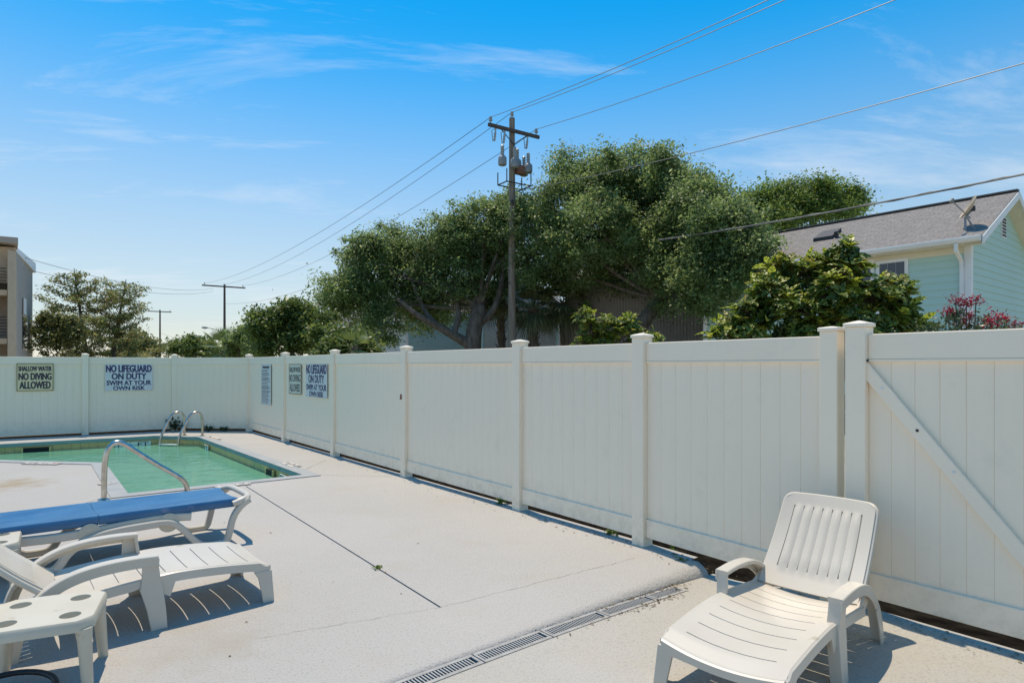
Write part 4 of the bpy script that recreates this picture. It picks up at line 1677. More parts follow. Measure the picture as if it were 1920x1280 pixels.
# soffit, gutter, downspout
hbox('soffit', -OG + 0.03, HLEN + OG - 0.03, -OV + 0.02, 0.0, ze_ - 0.10, ze_ - 0.07, CREAM)
hbox('frieze_board', 0.1, HLEN - 0.1, -0.03, 0.02, ze_ - 0.26, ze_ - 0.102, CREAM)
m = MB()
prof = [(-OV - 0.005, 0.06), (-OV - 0.11, 0.06), (-OV - 0.115, 0.02), (-OV - 0.085, -0.055), (-OV - 0.02, -0.075), (-OV - 0.005, -0.075)]
m.loft([[hp(u, v, ze_ + z) for v, z in prof] for u in (-OG + 0.01, HLEN + OG)])
m.build('gutter', WHITE, house, world=True, bevel=0.004)
m = MB()
dpth = [hp(0.16, -OV - 0.05, ze_ - 0.07), hp(0.16, -OV - 0.05, ze_ - 0.24), hp(0.14, -0.10, ze_ - 0.46), hp(0.14, -0.075, ze_ - 0.62), hp(0.14, -0.075, -0.3)]
m.sweep(dpth, 0.085, 0.06, U3)
m.build('downspout', WHITE, house, world=True)
# rake boards and rake soffit on the gable
for sgn in (0, 1):
    v_e = -OV if sgn == 0 else HWID + OV
    a, b = hp(-OG, v_e, ze_ - 0.02), hp(-OG, HWID / 2, RIDGE - 0.02)
    m = MB()
    pts = []
    for uu in (-OG - 0.025, -OG + 0.005):
        for (q, zo) in ((a, -0.13), (b, -0.13), (b, 0.06), (a, 0.06)):
            pts.append(q + U3 * (uu + OG) + Vector((0, 0, zo)))
    m.hexa(pts)
    m.build('rake_board', WHITE, house, world=True)
    m = MB()
    m.quad(a + Vector((0, 0, -0.10)), b + Vector((0, 0, -0.10)), b + U3 * (OG + 0.02) + Vector((0, 0, -0.10)), a + U3 * (OG + 0.02) + Vector((0, 0, -0.10)))
    m.build('rake_soffit', CREAM, house, world=True)
# gable vent
m = MB()
vz = RIDGE - 0.85
m.hexa([hp(u, v, z) for z in (vz - 0.28, vz + 0.25) for u, v in ((-0.035, HWID / 2 - 0.22), (0, HWID / 2 - 0.22), (0, HWID / 2 + 0.22), (-0.035, HWID / 2 + 0.22))])
vent = m.build('gable_vent', WHITE, house, world=True)
m = MB()
for i in range(6):
    zc_ = vz - 0.22 + i * 0.085
    m.hexa([hp(u, v, z) for z in (zc_ - 0.028, zc_ + 0.028) for u, v in ((-0.042, HWID / 2 - 0.17), (-0.03, HWID / 2 - 0.17), (-0.03, HWID / 2 + 0.17), (-0.042, HWID / 2 + 0.17))])
m.build('louvre', IRON, vent, world=True)
# windows on the long wall
def house_u(px):
    q = on_line(px, K, K + U2)
    return (q - K).dot(Vector((U3.x, U3.y))), q.y
def window(px0, px1, py_top, hh):
    u1, d1 = house_u(px0)
    u0, d0 = house_u(px1)
    zt = zat(py_top, (d0 + d1) / 2)
    W = hbox('window', u0, u1, -0.05, -0.012, zt - hh, zt, WHITE)
    g = 0.085
    hbox('pane', u0 + g, u1 - g, -0.056, -0.049, zt - hh + g, zt - g, GLASS, W)
    for k in (1, 2):
        uc = u0 + g + (u1 - u0 - 2 * g) * k / 3
        hbox('muntin', uc - 0.009, uc + 0.009, -0.062, -0.055, zt - hh + g, zt - g, CURTAIN, W)
    for k in (1, 2, 3):
        zc_ = zt - g - (hh - 2 * g) * k / 4
        hbox('muntin', u0 + g, u1 - g, -0.0635, -0.0565, zc_ - 0.009, zc_ + 0.009, CURTAIN if k != 2 else WHITE, W)
window(1644, 1704, 487, 1.5)
window(1580, 1640, 490, 1.5)
# skylight
su, sd = house_u(1510)
m = MB()
vs = 1.05
def rp(u, v, up): return hp(u, v, EAVE + sl * v + 0.06 + up)
m.hexa([rp(su - 0.28, vs, 0.0), rp(su + 0.28, vs, 0.0), rp(su + 0.28, vs + 0.62, 0.0), rp(su - 0.28, vs + 0.62, 0.0), rp(su - 0.28, vs, 0.11), rp(su + 0.28, vs, 0.11), rp(su + 0.28, vs + 0.62, 0.11), rp(su - 0.28, vs + 0.62, 0.11)])
sk = m.build('skylight', IRON, roof, world=True)
m = MB()
m.hexa([rp(su - 0.24, vs + 0.04, 0.10), rp(su + 0.24, vs + 0.04, 0.10), rp(su + 0.24, vs + 0.58, 0.10), rp(su - 0.24, vs + 0.58, 0.10), rp(su - 0.24, vs + 0.04, 0.118), rp(su + 0.24, vs + 0.04, 0.118), rp(su + 0.24, vs + 0.58, 0.118), rp(su - 0.24, vs + 0.58, 0.118)])
m.build('skylight_pane', mat('skylight_glass', (0.22, 0.32, 0.34), 0.25), sk, world=True)
m = MB()
m.lathe(rp(su - 0.40, vs + 0.05, -0.02), [(0.05, 0), (0.05, 0.14), (0.08, 0.15), (0.08, 0.2), (0.03, 0.22)], 10)
m.build('vent_pipe', IRON, roof, world=True)
# satellite dish standing on the roof
db = rp(0.12, 0.12, 0.0)
dish = empty('satellite_dish', db, 'tan satellite dish on a mast at the eave of the mint house', 'satellite dish')
m = MB()
mast_top = P(1824, 392, db.y) - db
m.tube([(0, 0, -0.02), (0, 0, mast_top.z * 0.6), mast_top], 0.026, 8)
m.tube([(0.16 * V3.x - 0.1 * U3.x, 0.16 * V3.y - 0.1 * U3.y, 0.16 * sl), (0, 0, mast_top.z * 0.75)], 0.012, 6)
m.tube([(-0.2 * U3.x, -0.2 * U3.y, 0.0), (0, 0, mast_top.z * 0.75)], 0.012, 6)
m.build('mast', TANK, dish, smooth=True)
ax_ = Vector((-0.78, 0.33, 0.5)).normalized()
m = MB()
cd = mast_top + ax_ * 0.10
m.lathe(cd, [(0.02, -0.075), (0.15, -0.055), (0.26, -0.015), (0.31, 0.02), (0.30, 0.028), (0.25, 0.0), (0.15, -0.04), (0.02, -0.06)], 24, ax_)
m.build('reflector', noisy('tan_dish', (0.50, 0.41, 0.30), (0.42, 0.34, 0.25), 4, 0.6), dish, smooth=True)
m = MB()
low = cd + ax_.cross(Vector((0, 1, 0))).normalized() * -0.25
tip = P(1784, 376, db.y) - db
m.tube([cd + Vector((0.05, 0, -0.27)), tip], 0.016, 6)
m.lathe(tip, [(0.035, -0.05), (0.045, 0.03), (0.03, 0.06)], 10, (0.6, 0.1, 0.5))
m.build('feed_arm', TANK, dish, smooth=True)
m = MB()
m.box(mast_top + ax_ * 0.02, (0.10, 0.10, 0.12))
m.build('bracket', IRON, dish)

# ---- generic lap sided house seen behind the trees
def lap_house(name, label, a, b, depth_dir, width, z_e, z_r, siding, roofmat, lap=0.14, vertical=False, gable_front=False, trim=WHITE):
    """front wall from a to b (2D), body extends along depth_dir"""
    d = (b - a); ln = d.length; d = d / ln
    f = -Vector(depth_dir).normalized()
    R = empty(name, (a.x, a.y, -0.3), label, 'house')
    def q(s, t, z): 
        p = a + d * s - f * t
        return Vector((p.x, p.y, z))
    m = MB()
    if gable_front:
        m.loft([[q(0, t, -0.3), q(ln, t, -0.3), q(ln, t, z_e), q(ln / 2, t, z_r), q(0, t, z_e)] for t in (0.03, width)])
    else:
        m.loft([[q(s, 0.03, -0.3), q(s, width, -0.3), q(s, width, z_e), q(s, width / 2, z_r), q(s, 0.03, z_e)] for s in (0.0, ln)])
    m.build('wall', siding, R, world=True)
    m = MB()
    if vertical:
        s = 0.0
        while s < ln - 0.05:
            zt = z_e - 0.02
            if gable_front: zt = z_e + (z_r - z_e) * (1 - abs(s + 0.05 - ln / 2) / (ln / 2)) - 0.03
            m.hexa([q(s, 0.03, -0.3), q(s + 0.07, 0.03, -0.3), q(s + 0.07, -0.005, -0.3), q(s, -0.005, -0.3), q(s, 0.03, zt), q(s + 0.07, 0.03, zt), q(s + 0.07, -0.005, zt), q(s, -0.005, zt)])
            s += 0.13
    else:
        z = -0.3
        top_ = z_r if gable_front else z_e
        while z < top_ - 0.1:
            s0, s1 = 0.0, ln
            if gable_front and z + lap > z_e:
                k = (z + lap - z_e) / (z_r - z_e)
                s0, s1 = ln / 2 * k, ln - ln / 2 * k
            m.hexa([q(s0, 0.03, z), q(s1, 0.03, z), q(s1, -0.015, z), q(s0, -0.015, z), q(s0, 0.03, z + lap), q(s1, 0.03, z + lap), q(s1, 0.008, z + lap), q(s0, 0.008, z + lap)])
            z += lap
    tag(m.build('siding', siding, R, world=True), kind='stuff')
    o = 0.35
    m = MB()
    th = Vector((0, 0, 0.09))
    if gable_front:
        k = (z_r - z_e) / (ln / 2)
        for s_e in (-o, ln + o):
            A, B, C, D = q(s_e, -o, z_e - k * o + 0.02), q(s_e, width, z_e - k * o + 0.02), q(ln / 2, width, z_r + 0.02), q(ln / 2, -o, z_r + 0.02)
            m.hexa([A, B, C, D, A + th, B + th, C + th, D + th])
    else:
        k = (z_r - z_e) / (width / 2)
        for t_e in (-o, width + o):
            A, B, C, D = q(-o, t_e, z_e - k * o + 0.02), q(ln + o, t_e, z_e - k * o + 0.02), q(ln + o, width / 2, z_r + 0.02), q(-o, width / 2, z_r + 0.02)
            m.hexa([A, B, C, D, A + th, B + th, C + th, D + th])
    m.build('roof', roofmat, R, world=True)
    if not gable_front:
        m = MB()
        m.hexa([q(-o, -o - 0.03, z_e - k * o - 0.08), q(ln + o, -o - 0.03, z_e - k * o - 0.08), q(ln + o, -o, z_e - k * o - 0.08), q(-o, -o, z_e - k * o - 0.08), q(-o, -o - 0.03, z_e - k * o + 0.1), q(ln + o, -o - 0.03, z_e - k * o + 0.1), q(ln + o, -o, z_e - k * o + 0.1), q(-o, -o, z_e - k * o + 0.1)])
        m.build('fascia', trim, R, world=True)
    for s in (0.0, ln):
        m = MB()
        m.box(q(s, 0.0, (z_e - 0.3) / 2 - 0.02), (0.13, 0.11, z_e + 0.2), (Vector((*d, 0)), Vector((*f, 0)), Z3))
        m.build('corner_board', trim, R, world=True)
    return R, q, ln
def fr2(px, d): return Vector(((px - 960) * d / FPX, d))
back = Vector((0.25, 1.0)).normalized()
lap_house('brown_house', 'dark brown house with vertical siding behind the oaks beside the mint house', fr2(1062, 27), fr2(1338, 24), back, 7, 5.0, 6.2, BROWNSID, ROOFDARK, vertical=True, trim=BROWNSID)
lap_house('pale_blue_house', 'pale blue-green lap-sided house behind the left oak trunk', fr2(764, 33), fr2(905, 36), back, 8, 4.5, 5.6, TEAL, SHINGLE, lap=0.16)
lap_house('grey_house', 'grey lap-sided house behind the utility pole', fr2(905, 34.5), fr2(1045, 33), back, 7, 4.9, 6.5, GREYSID, SHINGLE, lap=0.16, gable_front=True, trim=TEAL)
wh, wq, wln = lap_house('white_house', 'white-sided house with a brick chimney left of the oak crown', fr2(598, 44), fr2(764, 40), back, 8, 4.4, 5.4, noisy('white_siding', (0.62, 0.60, 0.56), (0.56, 0.54, 0.50), 2, 0.7), SHINGLE, lap=0.16)
m = MB()
m.box(wq(wln * 0.46, -0.25, 2.1), (0.85, 0.5, 4.8), (Vector((1, 0, 0)), Vector((0, 1, 0)), Z3))
m.build('chimney', BRICK, wh, world=True, bevel=0.01)
# ---- apartment building at the left edge
ab0, ab1 = fr2(-150, 27), fr2(29, 30)
bd_ = empty('apartment_building', (ab1.x, ab1.y, -0.3), 'tan stucco apartment building with balconies at the left edge', 'building')
def apt(name, pts2, z0, z1, mt, parent=bd_, z1b=None, bev=0.0):
    m = MB()
    n_ = len(pts2)
    m.prism([(p.x, p.y) for p in pts2], z0, z1)
    if z1b:
        for k in range(n_):
            x, y, _ = m.v[n_ + k]
            m.v[n_ + k] = (x, y, z1b[k])
    return m.build(name, mt, parent, world=True, bevel=bev)
ztop = zat(437, 30)
side_far = fr2(61, 37)
near_l = fr2(-170, 24)
apt('wall', [ab1, side_far, side_far + Vector((-12, 1)), ab1 + Vector((-9, -3))], -0.3, ztop - 1.0, STUCCO2, z1b=[zat(470, 30), zat(500, 37), zat(500, 37), zat(470, 30)])
apt('parapet', [ab1 + Vector((0.06, -0.1)), side_far + Vector((0.12, 0.1)), side_far + Vector((-0.3, 0.1)), ab1 + Vector((-0.3, -0.1))], zat(470, 30), zat(463, 30), WHITE, z1b=[zat(462, 30), zat(493, 37), zat(493, 37), zat(462, 30)])
bp0, bp1 = fr2(14, 28.6), fr2(30, 29.2)
apt('pillar', [bp0, bp1, bp1 + Vector((-0.78, 1.0)), bp0 + Vector((-0.78, 1.0))], -0.3, zat(470, 29), STUCCO, bev=0.03)
apt('pillar', [fr2(-60, 27.5), fr2(-40, 27.7), fr2(-40, 28.7), fr2(-60, 28.5)], -0.3, zat(470, 28), STUCCO, bev=0.03)
apt('upper_wall', [fr2(-140, 27.6), fr2(30, 29.3), fr2(30, 30.2), fr2(-140, 28.6)], zat(530, 29), zat(462, 29), STUCCO)
apt('cornice', [fr2(-140, 27.2), fr2(34, 28.9), fr2(33, 30.4), fr2(-140, 28.8)], zat(458, 29) , zat(446, 29), STUCCO2, bev=0.02)
for zz0 in (zat(635, 29), zat(545, 29)):
    apt('balcony_slab', [fr2(-140, 27.4), fr2(13, 28.7), fr2(13, 30.0), fr2(-140, 28.8)], zz0 - 0.25, zz0, STUCCO)
    for k in range(7):
        p0, p1 = fr2(-140, 27.45), fr2(12, 28.72)
        m = MB()
        m.tube([(p0.x, p0.y, zz0 + 0.15 + k * 0.14), (p1.x, p1.y, zz0 + 0.15 + k * 0.14)], 0.022, 6)
        m.build('railing_bar', IRON, bd_, world=True)
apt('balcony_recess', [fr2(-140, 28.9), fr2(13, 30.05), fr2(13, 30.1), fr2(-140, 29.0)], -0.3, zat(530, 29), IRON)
wp0 = ab1.lerp(side_far, 0.35) + Vector((0.03, 0)); wp1 = ab1.lerp(side_far, 0.62) + Vector((0.03, 0))
apt('window', [wp0, wp1, wp1 + Vector((-0.1, 0.02)), wp0 + Vector((-0.1, 0.02))], zat(655, 33), zat(590, 33), GLASS)
apt('shutter', [wp0 + Vector((0.06, 0)), wp0.lerp(wp1, 0.55) + Vector((0.06, 0)), wp0.lerp(wp1, 0.55), wp0], zat(590, 33), zat(560, 33), WHITE)

# ================================================================ UTILITY POLES AND CABLES
def insulator(m, p, s=1.0):
    m.lathe(p, [(0.02 * s, 0), (0.02 * s, 0.10 * s), (0.075 * s, 0.10 * s), (0.075 * s, 0.15 * s), (0.04 * s, 0.17 * s), (0.065 * s, 0.19 * s), (0.06 * s, 0.25 * s), (0.02 * s, 0.28 * s)], 10)
PD = 25.0
pole_b = gz(960, PD)
lineD = Vector((-0.562, 0.827, 0)); armD = Vector((0.827, 0.562, 0))
po = empty('utility_pole', pole_b, 'tall grey wooden utility pole with crossarm and three grey tanks by the oaks', 'utility pole', 'utility poles')
ztp = 1.55 + (686 - 222) * PD / FPX + 0.3
m = MB()
m.tube([(0, 0, 0), (0, 0, 3), (0, 0, 7), (0, 0, ztp)], [0.17, 0.16, 0.14, 0.115], 14)
m.build('pole', POLEWOOD, po, smooth=True)
za = 10.9 + 0.3
m = MB()
m.box(Vector((0, 0, za)) - lineD * 0.17, (2.45, 0.10, 0.13), (armD, lineD, Z3))
m.build('crossarm', POLEDARK, po, bevel=0.008)
m = MB()
for s_ in (-1, 1):
    m.tube([Vector((0, 0, za - 0.55)) - lineD * 0.16, Vector((0, 0, za - 0.06)) - lineD * 0.16 + armD * (0.62 * s_)], 0.018, 6)
m.build('crossarm_brace', IRON, po)
ins_pts = [Vector((0, 0, za + 0.06)) - lineD * 0.17 - armD * 1.12, Vector((0, 0, ztp)), Vector((0, 0, za + 0.06)) - lineD * 0.17 + armD * 1.08]
for p in ins_pts:
    m = MB(); insulator(m, p)
    m.build('insulator', PORC, po, smooth=True)
for x in (-0.98, -0.55, 0.55):
    m = MB()
    c = Vector((0, 0, za - 0.1)) - lineD * 0.22 + armD * x
    m.lathe(c + Vector((0, 0, -0.5)), [(0.03, 0), (0.05, 0.03), (0.035, 0.10), (0.055, 0.14), (0.035, 0.2), (0.055, 0.25), (0.03, 0.34), (0.03, 0.46)], 8, (0.12, -0.1, 1))
    m.tube([c + Vector((0.03, 0, -0.02)), c + Vector((-0.10, -0.05, -0.12)), c + Vector((-0.06, -0.02, -0.52)), c + Vector((0.02, 0, -0.50))], 0.018, 6)
    m.build('fuse_cutout', PORC, po, smooth=True)
tank_pts = []
for (ax, ly, z) in ((-0.56, -0.15, 9.42), (-0.12, -0.38, 9.35), (0.62, -0.25, 9.30), (0.50, 0.35, 9.62), (0.80, 0.30, 9.35)):
    c = armD * ax + lineD * ly + Vector((0, 0, z + 0.3))
    m = MB()
    m.lathe(c, [(0.09, 0), (0.16, 0.03), (0.17, 0.10), (0.17, 0.32), (0.12, 0.38), (0.05, 0.40)], 14)
    tk = m.build('recloser_tank', TANK, po, smooth=True)
    m = MB()
    m.lathe(c + Vector((0, 0, 0.33)), [(0.05, 0)] + [(0.085 if k % 2 else 0.055, 0.05 + 0.055 * k) for k in range(8)] + [(0.02, 0.52)], 10)
    m.build('bushing', PORC, tk, smooth=True)
m = MB()
m.box(Vector((0, 0, 9.72)) + armD * 0.32 - lineD * 0.1, (0.36, 0.28, 0.34), (armD, lineD, Z3))
m.build('control_box', RUST, po, bevel=0.01)
m = MB()
zl = 9.1
cs_ = [armD * -0.45 - lineD * 0.3, armD * 0.72 - lineD * 0.3, armD * 0.72 + lineD * 0.35, armD * -0.45 + lineD * 0.35]
for k in range(4):
    a, b = cs_[k] + Vector((0, 0, zl)), cs_[(k + 1) % 4] + Vector((0, 0, zl))
    m.tube([a, b], 0.025, 6)
    m.tube([a, a + Vector((0, 0, 0.50))], 0.025, 6)
m.build('equipment_rack', IRON, po)
m = MB()
m.lathe((0.0, -0.17, 8.35), [(0.03, -0.1), (0.06, -0.05), (0.06, 0.08), (0.03, 0.12)], 8, (0, 0, 1))
m.build('bracket', IRON, po)

def far_pole(px, py, d, label, arm=2.4, lamp=False):
    b = gz(px, d)
    R = empty('utility_pole', b, label, 'utility pole', 'utility poles')
    h = EYE + (HOR - py) * d / FPX + 0.3
    m = MB()
    m.tube([(0, 0, 0), (0, 0, h * 0.5), (0, 0, h)], [0.18, 0.15, 0.12], 10)
    m.build('pole', POLEDARK, R, smooth=True)
    m = MB()
    m.box(Vector((0, -0.14, h - 0.3)), (arm * 1.25, 0.12, 0.16), (armD, lineD, Z3))
    m.build('crossarm', POLEDARK, R)
    for s_ in (-1, 0, 1):
        m = MB()
        insulator(m, Vector((0, -0.14, h - 0.22)) + armD * (s_ * arm * 0.55))
        m.build('insulator', PORC, R)
    if lamp:
        m = MB()
        m.tube(smooth_path([(0, 0, h * 0.48), (-0.9, 0, h * 0.53), (-2.2, 0, h * 0.55)], 2), 0.045, 6)
        m.build('lamp_arm', TANK, R, smooth=True)
        m = MB()
        m.lathe((-2.1, 0, h * 0.55), [(0.06, 0), (0.14, 0.15), (0.16, 0.4), (0.08, 0.75)], 10, (-1, 0, 0.05))
        m.build('lamp_head', TANK, R, smooth=True)
    return R, b, h
f1, f1b, f1h = far_pole(421, 533, 78, 'dark wooden utility pole with street lamp arm beyond the back fence', 4.0, True)
f2, f2b, f2h = far_pole(300, 581, 111, 'thin far utility pole between the conifers and the street lamp pole', 3.0)
f3, f3b, f3h = far_pole(255, 604, 130, 'small distant pole seen through the right conifer', 0.8)
def wire(a, b, sag, r, label, name='power_line', material=CABLE, group='overhead wires', n=48, kind=None):
    a, b = Vector(a), Vector(b)
    m = MB()
    m.tube([a.lerp(b, i / n) - Vector((0, 0, 4 * sag * (i / n) * (1 - i / n))) for i in range(n + 1)], r, 5)
    return tag(m.build(name, material, smooth=True), label, 'cable', group)
near = -lineD * 50
who = ['left', 'top', 'right']
for k, p in enumerate(ins_pts):
    a = pole_b + p + Vector((0, 0, 0.24))
    wire(a, a + near + Vector((0, 0, 0.2)), 1.78, 0.011, 'wire rising to the upper right from the %s insulator of the near pole' % ('left crossarm', 'pole-top', 'right crossarm')[k])
    wire(a, f1b + Vector((0, -0.14, f1h - 0.05)) + armD * ((k - 1) * 2.2), 1.2, 0.012, 'wire running left from the %s insulator to the street lamp pole' % ('left crossarm', 'pole-top', 'right crossarm')[k])
a = pole_b + Vector((0.1, -0.15, 8.8))
wire(a, a + near, 1.66, 0.011, 'lowest of the thin wires, passing over the oak to the right edge')
wire(a, f1b + Vector((0, 0, f1h - 2.4)), 1.3, 0.012, 'lowest thin wire running left from the near pole towards the street lamp pole')
sa, sb = P(1235, 450, 20.5), P(2150, 279, 11.0)
m = MB()
pts = [sa.lerp(sb, i / 60) - Vector((0, 0, 4 * 0.10 * (i / 60) * (1 - i / 60))) for i in range(61)]
m.tube(pts, 0.022, 8)
pts2 = [p + Vector((0, 0.026 * math.sin(i * 0.9), 0.026 * math.cos(i * 0.9))) for i, p in enumerate(pts)]
m.tube(pts2, 0.010, 6)
tag(m.build('service_cable', ALU, smooth=True), 'thick twisted cable crossing in front of the mint house roof', 'cable', 'overhead wires')
lb_ = fr2(50, 33)
for k, (py, py2) in enumerate(((478, 541), (500, 546))):
    wire(P(30, py, 32), P(400, py2, 78), 0.8, 0.014, ('upper' if k == 0 else 'lower') + ' wire from the apartment building to the street lamp pole')
wire(P(300, 624, 111), f1b + Vector((0, 0, f1h * 0.32)), 0.2, 0.02, 'horizontal wire joining the two far poles low down')

# ================================================================ TREES
lobA = [(640, 552, 44), (690, 500, 55), (722, 478, 44), (785, 492, 58), (760, 560, 55), (690, 572, 46), (842, 452, 58), (850, 530, 64), (908, 424, 56), (930, 500, 58, 1.6), (716, 606, 34), (800, 585, 40), (900, 560, 36, 1.2), (955, 425, 58, -0.3), (620, 580, 24), (740, 452, 26)]
oakA = broad_tree('live_oak', gz(884, 25.5), lobA, 26.5, OAKLEAF, 'spreading live oak with forked trunk, left of the utility pole', 'tree', 1700, 100, 0.12, 0.42, 0.32, spread=1.6, group='live oaks behind the fence',
    trunk_pts=[gz(884, 25.5), P(886, 640, 25.5), P(893, 600, 25.6), P(900, 575, 25.8)], limbs=10)
m = MB()
for pl, r0 in (([P(884, 648, 25.5), P(850, 628, 25.3), P(815, 608, 25.2), P(780, 590, 25.0), P(745, 560, 25)], 0.20), ([P(820, 612, 25.2), P(800, 590, 25.4), P(785, 560, 25.6), P(770, 520, 25.8)], 0.13), ([P(893, 610, 25.6), P(925, 585, 25.8), P(940, 540, 26), P(945, 480, 26.4)], 0.17), ([P(850, 628, 25.3), P(862, 590, 25.6), P(852, 540, 26), P(850, 480, 26)], 0.13)):
    pth_ = smooth_path(pl, 2)
    m.tube(pth_, [r0 * (1.15 - 0.8 * i / (len(pth_) - 1)) for i in range(len(pth_))], 8)
m.build('main_limb', BARK, oakA, smooth=True, world=True)
lobB = [(1000, 425, 55, 1.5), (1010, 500, 50, 2.2), (1052, 382, 56), (1100, 352, 60), (1160, 334, 58), (1212, 333, 58), (1262, 356, 52), (1305, 382, 58, -2.5), (1120, 430, 72), (1200, 425, 78), (1280, 450, 78), (1345, 428, 62, -3.8), (1385, 445, 46, -4.2), (1100, 502, 56), (1180, 505, 60), (1260, 530, 58), (1330, 515, 58, -4), (1388, 500, 44, -4.6), (1058, 470, 48), (1312, 568, 28, -3.5), (1425, 465, 26, -5), (1240, 300, 26), (1140, 300, 20), (1285, 440, 60, -2), (1310, 500, 55, -2), (1350, 385, 36, -2), (1240, 470, 60, -1.5), (1400, 470, 34, -4)]
oakB = broad_tree('live_oak', gz(1180, 22.5), lobB, 23.5, OAKLEAF, 'tallest live oak with dense rounded crown right of the utility pole', 'tree', 2700, 100, 0.115, 0.42, 0.27, spread=1.9, group='live oaks behind the fence',
    trunk_pts=[gz(1185, 22.5), P(1195, 620, 22.5), P(1215, 590, 22.6), P(1240, 560, 22.8)], limbs=14)
lobC = [(1440, 384, 36), (1485, 372, 36), (1535, 370, 34), (1578, 378, 32), (1604, 388, 18), (1500, 402, 40), (1415, 404, 34), (1570, 402, 28), (1455, 414, 34), (1395, 392, 28)]
broad_tree('broadleaf_tree', gz(1500, 34), lobC, 34, BACKLEAF, 'bright green tree rising behind the mint house roof', 'tree', 520, 100, 0.16, 0.55, 0.25, spread=1.5, limbs=5)
# hedge bushes left of the oaks
lobH = [(512, 612, 34), (540, 600, 30), (582, 606, 34), (560, 640, 38), (505, 645, 26), (612, 636, 30)]
broad_tree('broadleaf_shrub', gz(560, 19), lobH, 19.5, HEDGELEAF, 'big glossy green bush behind the fence corner', 'shrub', 380, 70, 0.12, 0.28, 0.09, spread=0.5, limbs=5)
lobH2 = [(640, 640, 28), (672, 650, 24), (695, 662, 16), (650, 665, 24), (620, 660, 20)]
broad_tree('broadleaf_shrub', gz(655, 18), lobH2, 18, HEDGELEAF, 'lower green bush right of the big glossy bush', 'shrub', 200, 60, 0.11, 0.24, 0.06, spread=0.4, limbs=3)
for i, (lobs, px, d, lab) in enumerate((
    ([(330, 658, 14), (350, 650, 16), (372, 652, 18), (395, 660, 14)], 360, 70, 'low distant tree clump left of the bright palm'),
    ([(445, 640, 16), (462, 632, 16), (478, 650, 20), (440, 660, 14)], 460, 32, 'small dark tree between the bright palm and the glossy bush'),
    ([(238, 655, 14), (262, 640, 14), (282, 652, 16), (225, 665, 10)], 258, 60, 'brownish small tree under the right conifer'),
    ([(80, 640, 26), (105, 625, 28), (135, 640, 26), (95, 600, 20), (140, 610, 22)], 108, 36, 'dense green tree in front of the left conifer'))):
    broad_tree('broadleaf_tree', gz(px, d), lobs, d, (HEDGELEAF, OAKLEAF, NEEDLEG, NEEDLEG)[i], lab, 'tree', (130, 130, 130, 85)[i], 60, 0.004 * d + 0.06, 0.012 * d, 0.12, spread=0.6, limbs=3, group='background trees')

def conifer(px, d, py_top, label, halfw, leaf_m, seed, lean=0.0):
    rnd = random.Random(seed)
    b = gz(px, d)
    h = EYE + (HOR - py_top) * d / FPX + 0.3
    R = empty('conifer_tree', b, label, 'tree', 'conifers left of the lamp pole')
    top = Vector((lean, 0, h))
    m = MB()
    m.tube([(0, 0, 0), (lean * 0.2, 0, h * 0.3), (lean * 0.6, 0, h * 0.65), top], [0.20, 0.16, 0.08, 0.02], 8)
    m.build('trunk', BARK, R, smooth=True)
    br = MB()
    pos, nr = [], []
    for k in range(36):
        t = 0.16 + 0.80 * (k / 36) ** 0.9
        o = Vector((lean * t ** 1.3, 0, h * t))
        an = k * 2.4 + rnd.uniform(-.4, .4)
        ln = halfw * (1.04 - t) ** 0.62 * rnd.uniform(0.4, 1.15)
        dr = Vector((math.cos(an), math.sin(an), 0))
        rise = rnd.uniform(-0.02, 0.55)
        e_ = o + dr * ln + Vector((0, 0, ln * rise))
        md = o.lerp(e_, 0.5) + Vector((0, 0, -0.03 * ln))
        path = smooth_path([o, md, e_], 2)
        br.tube(path, [0.055 * (1 - 0.8 * i / (len(path) - 1)) * (1.1 - t * 0.6) for i in range(len(path))], 5)
        side = Vector((-dr.y, dr.x, 0))
        ns = max(3, int(ln / 0.22))
        for q in range(ns):
            f = 0.35 + 0.65 * (q + rnd.random()) / ns
            c = path[int(f * (len(path) - 1))] + side * rnd.uniform(-1, 1) * ln * 0.32 * (1.25 - f) + Vector((0, 0, rnd.uniform(-0.02, 0.10)))
            br.tube([path[max(0, int(f * (len(path) - 1)) - 1)], c], [0.014, 0.007], 4)
            for _ in range(34):
                pos.append(c + Vector((rnd.gauss(0, 0.21), rnd.gauss(0, 0.21), rnd.gauss(0.02, 0.10))))
                nr.append((rnd.gauss(0, .3), rnd.gauss(0, .3), 1))
    br.build('branches', BARK, R, smooth=True)
    pos = np.array([tuple(p) for p in pos])
    leaf_object('crown', leaf_m, R, pos, 0.19 * RNG.uniform(0.6, 1.3, len(pos)), np.array(nr), aspect=0.4, world=False)
    return R
conifer(168, 40, 503, 'taller conifer with layered golden-green branches behind the back fence', 4.3, NEEDLE, 3, -1.0)
conifer(203, 42, 524, 'right-leaning conifer with open layered branches beside the taller one', 4.5, NEEDLE, 8, 1.2)

